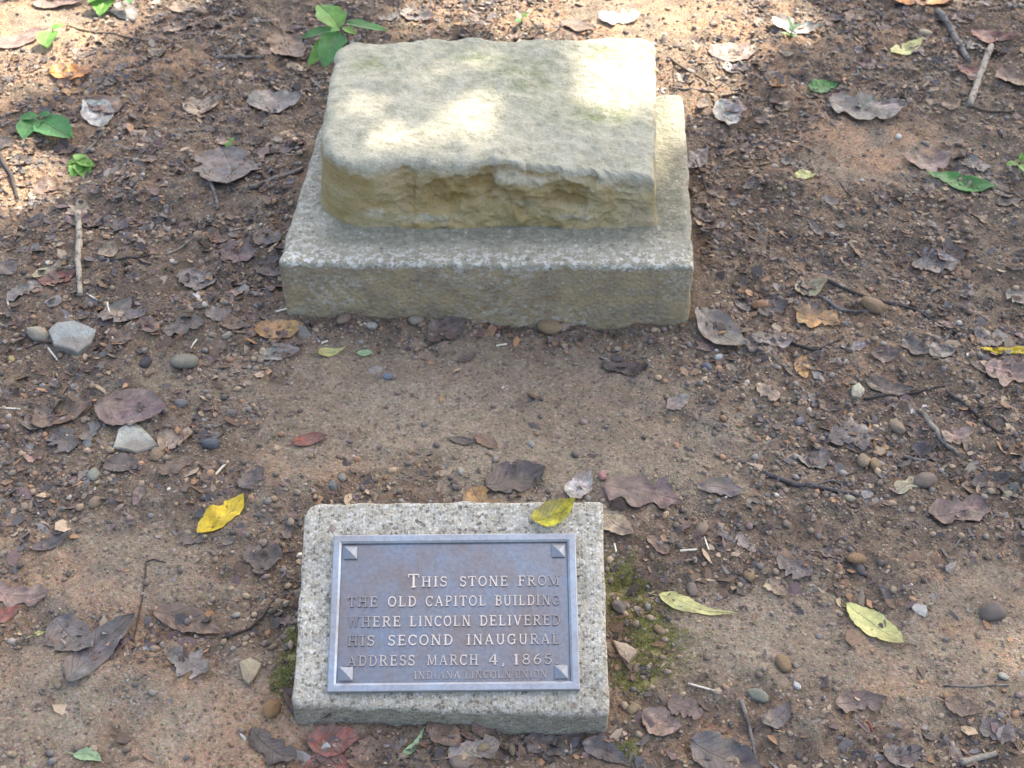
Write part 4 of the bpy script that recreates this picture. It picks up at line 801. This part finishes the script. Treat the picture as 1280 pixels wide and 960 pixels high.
RP = [('small tan pebble half sunk in the gritty soil', 'tan pebbles', (.28, .215, .145), 80), ('small grey pebble half sunk in the gritty soil', 'grey pebbles', (.21, .195, .18), 60), ('small orange brown pebble half sunk in the gritty soil', 'orange brown pebbles', (.34, .20, .11), 45),
      ('small dark pebble half sunk in the gritty soil', 'dark pebbles', (.11, .10, .10), 35), ('small whitish pebble half sunk in the gritty soil', 'whitish pebbles', (.50, .46, .39), 12)]
for lab, grp, c, n in RP:
    x, y = scatter(n, .012, lambda a, b: gravelly(a, b)*off_leaves(a, b))
    for k in range(n): pebble(x[k], y[k], rng.uniform(.008, .018), tuple(np.array(c)*rng.uniform(.8, 1.2)), lab.replace('half sunk in the gritty soil', 'half sunk near '+near_what(x[k], y[k])), grp, asp=rng.uniform(1, 1.3), sink=rng.uniform(.35, .62))
def stone_chip(pts, h, c, label):
    """a flat chip whose plan outline is given in photo pixels"""
    P = np.array([ground_at(*q)[:2] for q in pts]); cen = P.mean(0); z0 = float(gz(*cen))+.003; m = len(P)
    Q = []
    for i in range(m):
        for t in (0, .5): 
            q = P[i]*(1-t)+P[(i+1) % m]*t; q = cen+(q-cen)*(1+.05*random.uniform(-1, 1)); Q.append(q)
    Q = np.array(Q); k = len(Q); V = []
    for s, z in ((.97, -.012), (1., h*.55), (.93, h*.92), (.55, h*1.05)):
        V += [(*(cen+(q-cen)*s-cen), z+random.uniform(-.0008, .0008)+(q-cen)[1]*.10) for q in Q]
    V.append((0, 0, h*1.08)); F = grid_faces(4, k, True)
    o_ = (P[1]-P[0])[0]*(P[2]-P[1])[1]-(P[1]-P[0])[1]*(P[2]-P[1])[0]
    cap = np.array([(3*k+i, 3*k+(i+1) % k, 4*k) for i in range(k)])
    Fs = [F, cap] if o_ > 0 else flip([F, cap])
    o = link('stone_chip', mesh_np('stone_chip', V, Fs, M['pebble'], False)); o.location = (*cen, z0); o.color = (*c, 1); tag(o, label, 'stone chip', 'flat stone chips on the soil')
stone_chip([(62, 420), (72, 408), (95, 406), (122, 416), (114, 433), (98, 445), (70, 438)], .006, (.25, .265, .24), 'flat blue-grey stone chip beside a cream pebble')
stone_chip([(142, 562), (150, 542), (166, 526), (180, 538), (199, 558), (170, 567)], .007, (.30, .30, .25), 'triangular pale grey stone chip on curled leaves')
stone_chip([(300, 830), (313, 824), (328, 832), (320, 848), (312, 860), (304, 850)], .005, (.29, .24, .15), 'flat olive tan stone chip left of the marker')
stone_chip([(765, 808), (782, 810), (795, 820), (785, 833), (774, 824)], .006, (.36, .28, .20), 'angular tan stone chip lying on moss by the marker')
stone_chip([(1064, 488), (1072, 485), (1080, 492), (1074, 502), (1064, 498)], .007, (.36, .34, .24), 'small angular cream stone chip on gravel')
# pale slivers of wood
WC = [(60, 435, 72, 452), (0, 510, 26, 513), (134, 378, 138, 394), (108, 367, 122, 376), (345, 390, 360, 388), (136, 412, 142, 426), (268, 595, 286, 578), (238, 434, 246, 424), (402, 430, 410, 428), (880, 672, 886, 690), (850, 689, 871, 689), (768, 680, 770, 692), (860, 855, 896, 866), (455, 404, 462, 412), (620, 433, 634, 432), (1165, 320, 1180, 322), (730, 905, 738, 888), (12, 386, 10, 376)]
for k, (x0, y0, x1, y1) in enumerate(WC):
    a, b = ground_at(x0, y0), ground_at(x1, y1); L = np.linalg.norm(b-a)
    V, F = box_np(-L/2, L/2, -.0022, .0022, -.001, .0018, .0006); V[:, 1] *= (1-.5*np.abs(V[:, 0])/L*2*.7)
    V[:, 2] += .0015*np.sin(V[:, 0]/L*4)
    o = link('wood_chip', mesh_np('wood_chip', V, F, M['bark'], False)); o.location = (a+b)/2+np.array([0, 0, .0025]); o.rotation_euler = (random.uniform(-.3, .3), -math.asin((b-a)[2]/L), math.atan2((b-a)[1], (b-a)[0])); o.color = (.62, .56, .44, 1)
    tag(o, 'thin pale sliver of wood lying near '+near_what(*((a+b)/2)[:2]), 'wood chip', 'pale wood slivers')
# ------------------------------------------------------------------ twigs
def tube(P, R, n=7, seed=0):
    P = np.array(P, float); T = np.gradient(P, axis=0); T /= np.linalg.norm(T, axis=1)[:, None]; ref = np.array([0, 0, 1.]) if abs(T[0][2]) < .9 else np.array([1., 0, 0])
    A = np.cross(T, ref); A /= np.linalg.norm(A, axis=1)[:, None]; B = np.cross(T, A); r_ = np.random.default_rng(seed); V = []
    for i in range(len(P)):
        for k in range(n):
            a = 6.2832*k/n; V.append(P[i]+(A[i]*math.cos(a)+B[i]*math.sin(a))*R[i]*r_.uniform(.86, 1.14))
    F = grid_faces(len(P), n, True); k = len(V); V += [P[0], P[-1]]
    cap = np.array([(k, (j+1) % n, j) for j in range(n)]+[(k+1, (len(P)-1)*n+j, (len(P)-1)*n+(j+1) % n) for j in range(n)])
    uv = np.array([[(j % n)/n, j//n/len(P)] for j in range(k)]+[[0, 0], [0, 1]]); return np.array(V), [F, cap], uv
def twig(pts, r0, r1, c, label=None, wob=.004, parent=None, lift=0.0, group='twigs on the soil'):
    W_ = np.array([ground_at(*q) for q in pts]); L = np.concatenate([[0], np.cumsum(np.linalg.norm(np.diff(W_, axis=0), axis=1))]); n = max(8, int(L[-1]/.012)); q = np.linspace(0, L[-1], n)
    P = np.column_stack([np.interp(q, L, W_[:, k]) for k in range(3)]); sd = random.random()*50
    P[:, 0] += wob*fbm(q*14+sd, q*0, 1, 3); P[:, 1] += wob*fbm(q*14+sd, q*0+9, 2, 3); R = np.linspace(r0, r1, n)*(1+.25*fbm(q*60+sd, 0*q, 4, 2))
    g = gz(P[:, 0], P[:, 1]); gs = np.convolve(np.pad(g, 3, 'edge'), np.ones(7)/7, 'valid'); P[:, 2] = np.maximum(g, gs)+R*.55+lift
    V, F, uv = tube(P, R, 7, int(sd*100)); c0 = P.mean(0); c0[2] = V[:, 2].min()
    if parent is not None: c0 = np.array(parent.location)
    o = link('twig' if parent is None else 'side_twig', mesh_np('twig', V-c0, flip(F), M['bark'], True, uv=uv), parent)
    if parent is None: o.location = c0
    o.color = (*c, 1)
    return tag(o, label, 'twig', group) if parent is None else o
G1, G2, DK, BR = (.30, .27, .22), (.20, .185, .165), (.055, .048, .046), (.16, .12, .085)
TW = [([(98, 268), (99, 320), (100, 370)], .0068, .0058, (.36, .32, .25), 'pale straight grey stick lying beside the reddish leaf'), ([(311, 236), (345, 224), (379, 212)], .0062, .0045, G2, 'thick grey twig leading to the plinth side'),
 ([(84, 34), (150, 44), (228, 54)], .003, .002, BR, 'long thin brown twig beyond the dark litter'), ([(362, 90), (388, 100), (410, 106)], .003, .002, BR, 'thin twig under the green plant'), ([(388, 98), (402, 114)], .004, .003, G1, 'short pale twig by the sandstone block'),
 ([(208, 317), (242, 296)], .0022, .0015, G1, 'short thin pale twig left of the plinth'), ([(131, 326), (160, 321), (197, 320)], .0028, .002, DK, 'thin dark twig beside the pale straight stick'), ([(106, 192), (130, 164)], .0025, .002, G2, 'short twig beside the clover-like sprout'),
 ([(270, 75), (300, 70), (330, 72)], .005, .004, G2, 'grey twig beyond the big round grey leaf'), ([(265, 78), (290, 60), (296, 50)], .004, .003, BR, 'brown twig crossing behind the big round grey leaf'), ([(255, 215), (268, 240), (272, 262)], .005, .004, G2, 'knobbly short grey twig near the thick grey twig'),
 ([(182, 702), (178, 752), (168, 803)], .0015, .0011, (.075, .06, .05), 'hooked black stem on bare soil'), ([(278, 797), (310, 786), (330, 768), (346, 748)], .0028, .0015, DK, 'dark trailing stem at the end of the long brown leaf'),
 ([(1172, 16), (1190, 42), (1211, 78)], .0085, .007, G2, 'dark grey branch leaning beyond the forked branch'), ([(1239, 58), (1226, 92), (1212, 134)], .0088, .0075, G1, 'pale thick branch at the back of the clearing'), ([(1212, 134), (1240, 142), (1268, 140)], .004, .003, BR, 'thin twig at the foot of the pale thick branch'),
 ([(838, 74), (868, 92), (896, 112)], .004, .002, BR, 'thin brown twig right of the sandstone block'), ([(840, 112), (892, 116)], .0025, .002, G2, 'thin grey twig beside the plinth back corner'), ([(868, 200), (880, 230), (890, 268)], .003, .002, DK, 'dark curved twig along the plinth side'),
 ([(1244, 236), (1266, 244), (1290, 256)], .0032, .002, BR, 'brown stem at the end of the long green leaf'), ([(1028, 350), (1080, 372), (1140, 388), (1212, 424)], .0042, .0022, DK, 'long thin dark twig across the gravel'), ([(1024, 370), (1050, 388), (1096, 392)], .004, .003, G2, 'short grey twig under the long thin dark twig'),
 ([(988, 430), (1020, 438), (1050, 424)], .0035, .002, DK, 'dark twig beside the red tan lobed leaf'), ([(952, 591), (990, 606), (1030, 612), (1074, 619)], .0048, .003, (.10, .09, .09), 'dark bent twig on the edge of the gravel'), ([(1150, 515), (1166, 534), (1176, 548), (1198, 569)], .0055, .004, G1, 'pale knobbly twig on the gravel'),
 ([(1180, 489), (1210, 512), (1254, 545)], .004, .003, DK, 'dark straight twig beyond the pale knobbly twig'), ([(1128, 573), (1158, 578), (1190, 594)], .0038, .002, G2, 'slender grey twig below the pale knobbly twig'), ([(1080, 500), (1130, 494), (1180, 484)], .003, .002, DK, 'dark thin twig beside the dark rolled leaf'),
 ([(924, 876), (934, 905), (940, 930), (946, 962)], .0034, .0026, G2, 'wavy grey twig beside the dark cupped leaf'), ([(1180, 857), (1220, 859), (1262, 857)], .0018, .0014, G2, 'thin straight twig on bare soil'), ([(1200, 955), (1245, 944)], .005, .004, G1, 'short thick twig at the near edge of bare soil'),
 ([(1042, 740), (1058, 764)], .0022, .0022, BR, 'short stem of the pale green-yellow leaf'), ([(532, 893), (545, 925), (538, 942)], .0026, .002, DK, 'black bent stem leaning at the marker front'), ([(1084, 905), (1096, 930)], .002, .0015, (.2, .07, .05), 'reddish stem below the purple grey crumpled leaf'),
 ([(0, 195), (14, 220), (22, 250)], .005, .004, DK, 'dark twig near the dark green seedling'), ([(116, 600), (132, 570), (150, 548)], .0022, .0015, DK, 'thin black stem under the triangular stone chip'), ([(1120, 250), (1180, 262), (1240, 240)], .0018, .0012, BR, 'hair-thin brown twig before the long green leaf')]
for p, a, b, c, lab in TW: 
    o = twig(p, a, b, c, lab)
    if lab.startswith('dark bent'): twig([(1012, 608), (1040, 604), (1058, 606)], .003, .002, c, parent=o)
    if lab.startswith('hooked'): twig([(182, 702), (192, 698), (206, 703)], .0014, .0010, c, parent=o)
x, y = scatter(60, .03, lambda a, b: sstep(.4, .9, litter(a, b)))
for k in range(60):
    px, py = proj(x[k], y[k]); a = rng.uniform(0, 6.28); L = rng.uniform(14, 42)
    q = (px+L*math.cos(a), py+L*.7*math.sin(a)); P = ground_at(*q)
    if blocked(P[0], P[1], .015): continue
    dk = k % 2; twig([(px, py), ((px+q[0])/2+rng.uniform(-3, 3), (py+q[1])/2+rng.uniform(-3, 3)), q], rng.uniform(.0011, .0024), .001, DK if dk else G2,
         ('tiny dark twig lying near ' if dk else 'tiny grey twig lying near ')+near_what(x[k], y[k]), group='tiny dark twigs' if dk else 'tiny grey twigs')
# ------------------------------------------------------------------ live plants
def plant(root, leaves, label, col='lgreen', cat='seedling', name='seedling'):
    """leaves: list of (base xyz, tip xyz, width ratio, colour)"""
    root = np.array(root); e = empty(name, root); tag(e, label, cat)
    for i, (b, t, wr, cl) in enumerate(leaves):
        b, t = np.array(b), np.array(t); L = np.linalg.norm(t-b); V, F, uv = leaf_shape('oval', L, wr, i*1.3+root[0]*9, .22, -.12, .06, 14, 8)
        xa = (t-b)/L; ya = np.cross([0, 0, 1], xa); ya /= np.linalg.norm(ya); za = np.cross(xa, ya)
        W_ = b+V[:, :1]*xa+V[:, 1:2]*ya+V[:, 2:3]*za
        o = link('leaf', mesh_np('leaf', W_-root, F, M['fresh'], True, uv=uv), e); o.color = (*COL[cl], 1)
        midp = (root+b)/2+np.array([0, 0, .25*np.linalg.norm(b-root)]); tt = np.linspace(0, 1, 7)[:, None]
        P = (1-tt)**2*root+2*tt*(1-tt)*midp+tt*tt*b; P[0, 2] -= .004
        V, F, uv = tube(P, np.linspace(.0016, .0009, 7), 5, i); link('stem', mesh_np('stem', V-root, flip(F), M['stem'], True), e)
def pl(px, py, z): return at(px, py, z)
r0 = np.array([-.385, 2.80, float(gz(-.385, 2.80))])
plant(r0, [(pl(424, 34, .12), pl(398, 4, .14), .80, 'lgreen'), (pl(432, 26, .12), pl(486, 36, .10), .42, 'green'), (pl(420, 36, .10), pl(376, 46, .09), .50, 'green'), (pl(418, 40, .09), pl(384, 80, .06), .50, 'lgreen'),
           (pl(422, 38, .11), pl(405, 82, .08), .62, 'green'), (pl(428, 34, .12), pl(446, 42, .11), .7, 'lgreen'), (pl(425, 36, .13), pl(412, 40, .13), .8, 'lgreen')], 'broad-leaved bright green plant growing behind the sandstone block', cat='plant', name='green_plant')
g = ground_at(68, 48); plant(g, [(g+[0, 0, .025], pl(80, 30, .035), .8, 'lgreen'), (g+[0, 0, .022], pl(58, 58, .028), .8, 'lgreen')], 'bright two-leaved seedling in the sun patch')
g = ground_at(52, 158); plant(g, [(g+[0, 0, .03], pl(22, 146, .035), .7, 'green'), (g+[0, 0, .03], pl(64, 142, .04), .8, 'green'), (g+[0, 0, .025], pl(28, 172, .03), .7, 'green'), (g+[0, 0, .025], pl(90, 170, .03), .7, 'green')], 'dark green four-leaved seedling on the litter')
g = ground_at(98, 210); plant(g, [(g+[0, 0, .02], pl(106, 192, .025), .8, 'lgreen'), (g+[0, 0, .02], pl(119, 206, .02), .8, 'lgreen'), (g+[0, 0, .02], pl(82, 206, .02), .8, 'lgreen'), (g+[0, 0, .015], pl(90, 222, .015), .8, 'lgreen'), (g+[0, 0, .015], pl(110, 222, .012), .8, 'lgreen')], 'small clover-like sprout with five leaflets')
g = ground_at(288, 182); plant(g, [(g+[0, 0, .01], pl(292, 172, .018), .8, 'lgreen'), (g+[0, 0, .01], pl(283, 186, .012), .8, 'lgreen')], 'tiny green sprout on litter left of the plinth')
g = ground_at(138, 4); plant(g, [(g+[0, 0, .04], pl(110, 2, .04), .6, 'lgreen'), (g+[0, 0, .04], pl(164, 2, .04), .6, 'green'), (g+[0, 0, .03], pl(124, 18, .02), .7, 'lgreen'), (g+[0, 0, .05], pl(140, -14, .05), .6, 'green')], 'small green sprig at the far edge of the dark litter')
g = ground_at(652, 30); plant(g, [(g+[0, 0, .015], pl(660, 16, .02), .6, 'lgreen'), (g+[0, 0, .012], pl(646, 28, .015), .6, 'green')], 'tiny green sprout behind the sandstone block')
g = ground_at(988, 48); plant(g, [(g+[0, 0, .02], pl(984, 22, .05), .45, 'mint'), (g+[0, 0, .02], pl(1000, 28, .04), .45, 'mint'), (g+[0, 0, .01], pl(976, 40, .02), .5, 'lgreen'), (g+[0, 0, .012], pl(998, 46, .02), .5, 'mint')], 'pale sprout growing before the cream curled leaf')
g = ground_at(1272, 212); plant(g, [(g+[0, 0, .02], pl(1278, 190, .03), .5, 'lgreen'), (g+[0, 0, .015], pl(1258, 206, .018), .6, 'lgreen'), (g+[0, 0, .015], pl(1284, 216, .018), .7, 'lgreen')], 'light green sprout at the stem of the long green leaf')
# moss
def moss(n):
    xs_, ys_ = [], []
    for P, rx, ry in MOSSP:
        k = int(n*rx*ry/sum(a*b for _, a, b in MOSSP)); xs_.append(P[0]+rng.normal(0, rx*.75, k)); ys_.append(P[1]+rng.normal(0, ry*.75, k))
    x = np.concatenate(xs_); y = np.concatenate(ys_); ok = ~blocked(x, y, -.001) & (vn(x*55, y*55, 5) > .42); x, y = x[ok], y[ok]; m = len(x)
    a = rng.uniform(0, 6.28, m); h = rng.uniform(.0012, .0035, m); b = .0009; z = gz(x, y)+.0003; lx, ly = rng.normal(0, .0018, m), rng.normal(0, .0018, m)
    V = np.stack([np.stack([x-b*np.cos(a), y-b*np.sin(a), z], 1), np.stack([x+b*np.cos(a), y+b*np.sin(a), z], 1), np.stack([x+lx, y+ly, z+h], 1)], 1).reshape(-1, 3)
    return mesh_np('moss', V, np.arange(m*3).reshape(-1, 3), M['moss'], False)
tag(link('moss', moss(12000)), 'low green moss on the soil at both sides of the marker', 'moss', kind='stuff')
# ------------------------------------------------------------------ unseen tree shading the clearing; crown gaps cut along sun rays set the sun patches
GAPS = [(600, 148, .265, .030), (556, 166, .265, .006), (486, 178, .265, .014), (455, 150, .26, .006), (545, 98, .275, .012), (610, 72, .28, .010), (445, 130, .27, .004), (802, 92, .265, .10), (780, 118, .26, .04), (806, 58, .275, .12), (840, 140, .135, .07),
        (765, 15, 0, .26), (825, 20, 0, .24), (842, 62, 0, .18), (858, 108, 0, .10), (905, 25, 0, .12), (955, 12, 0, .08), (25, 40, 0, .12), (70, 62, 0, .09), (110, 30, 0, .08), (8, 225, 0, .08), (22, 255, 0, .07), (250, -20, 0, .08), (535, 15, 0, .07), (620, 5, 0, .08), (690, 10, 0, .10), (170, 5, 0, .08), (40, 110, 0, .05), (1000, 30, 0, .06), (930, 70, 0, .05), (10, 100, 0, .08), (1268, 820, 0, .010), (1180, -15, 0, .06)]
GP = [(np.array(at(px, py, z)), r) for px, py, z, r in GAPS]
def crown(n, cen, rad):
    out = []
    while sum(len(q) for q in out) < n:
        u = rng.normal(size=(n, 3)); u /= np.linalg.norm(u, axis=1)[:, None]; q = cen+u*(rng.random(n)**.42)[:, None]*rad
        k = vn(q[:, 0]*1.3+q[:, 2], q[:, 1]*1.3-q[:, 2]*.7, 12); q = q[k > .13]
        keep = np.ones(len(q), bool)
        for P, r in GP:
            d = q-P; d = d-np.outer(d@SUN, SUN); keep &= np.linalg.norm(d, axis=1) > r+.03
        out.append(q[keep])
    return np.concatenate(out)[:n]
cen = np.array([0, 2.0, 0])+SUN*(6.2/SUN[2]); rad = np.array([3.9, 3.9, 2.0])
q = crown(60000, cen, rad); n = len(q)
d = rng.normal(size=(n, 3)); d[:, 2] = d[:, 2]*.4-.2; d /= np.linalg.norm(d, axis=1)[:, None]; s = np.cross(d, rng.normal(size=(n, 3))+np.array([0, 0, 2.5])); s /= np.linalg.norm(s, axis=1)[:, None]
L = rng.uniform(.05, .075, n)[:, None]; Wd = L*rng.uniform(.28, .4, (n, 1)); up = np.cross(s, d)*L*.12
V = np.stack([q-d*L, q+s*Wd+up, q+d*L, q-s*Wd+up], 1).reshape(-1, 3); i = np.arange(n)[:, None]*4
tr = empty('shade_tree', (cen[0]+2.3, cen[1]-1.5, float(gz(cen[0]+2.3, cen[1]-1.5)))); tag(tr, 'leafy broadleaf tree standing beyond the clearing and shading it', 'tree')
T0 = np.array(tr.location); link('crown', mesh_np('crown', V-T0, np.concatenate([i+np.array([0, 1, 2]), i+np.array([0, 2, 3])]), M['canopy'], False), tr)
def limb(P0, P1, r0, r1, k, name):
    t = np.linspace(0, 1, 12)[:, None]; P = P0*(1-t)+P1*t; P[1:, :2] += .12*np.column_stack([fbm(t[1:, 0]*3+k, t[1:, 0]*0, 3, 2), fbm(t[1:, 0]*3+k, t[1:, 0]*0+5, 3, 2)])
    V, F, uv = tube(P, np.linspace(r0, r1, 12), 12, k); o = link(name, mesh_np(name, V-T0, flip(F), M['bark'], True, uv=uv), tr); o.color = (.16, .13, .10, 1)
top = T0+np.array([-.3, -.2, 6.0]); limb(T0-np.array([0, 0, .2]), top, .24, .10, 1, 'trunk')
for k in range(9):
    a = k*2.4; b = T0*(1-(.5+.05*k))+top*(.5+.05*k); e_ = b+np.array([math.cos(a)*2.6, math.sin(a)*2.6, 1.2]); 
    clear = all(np.linalg.norm((q_-P)-SUN*((q_-P)@SUN)) > r+.22 for P, r in GP for q_ in (b*(1-t)+e_*t for t in np.linspace(0, 1, 14)))
    if clear: limb(b, e_, .06, .015, 10+k, 'limb')
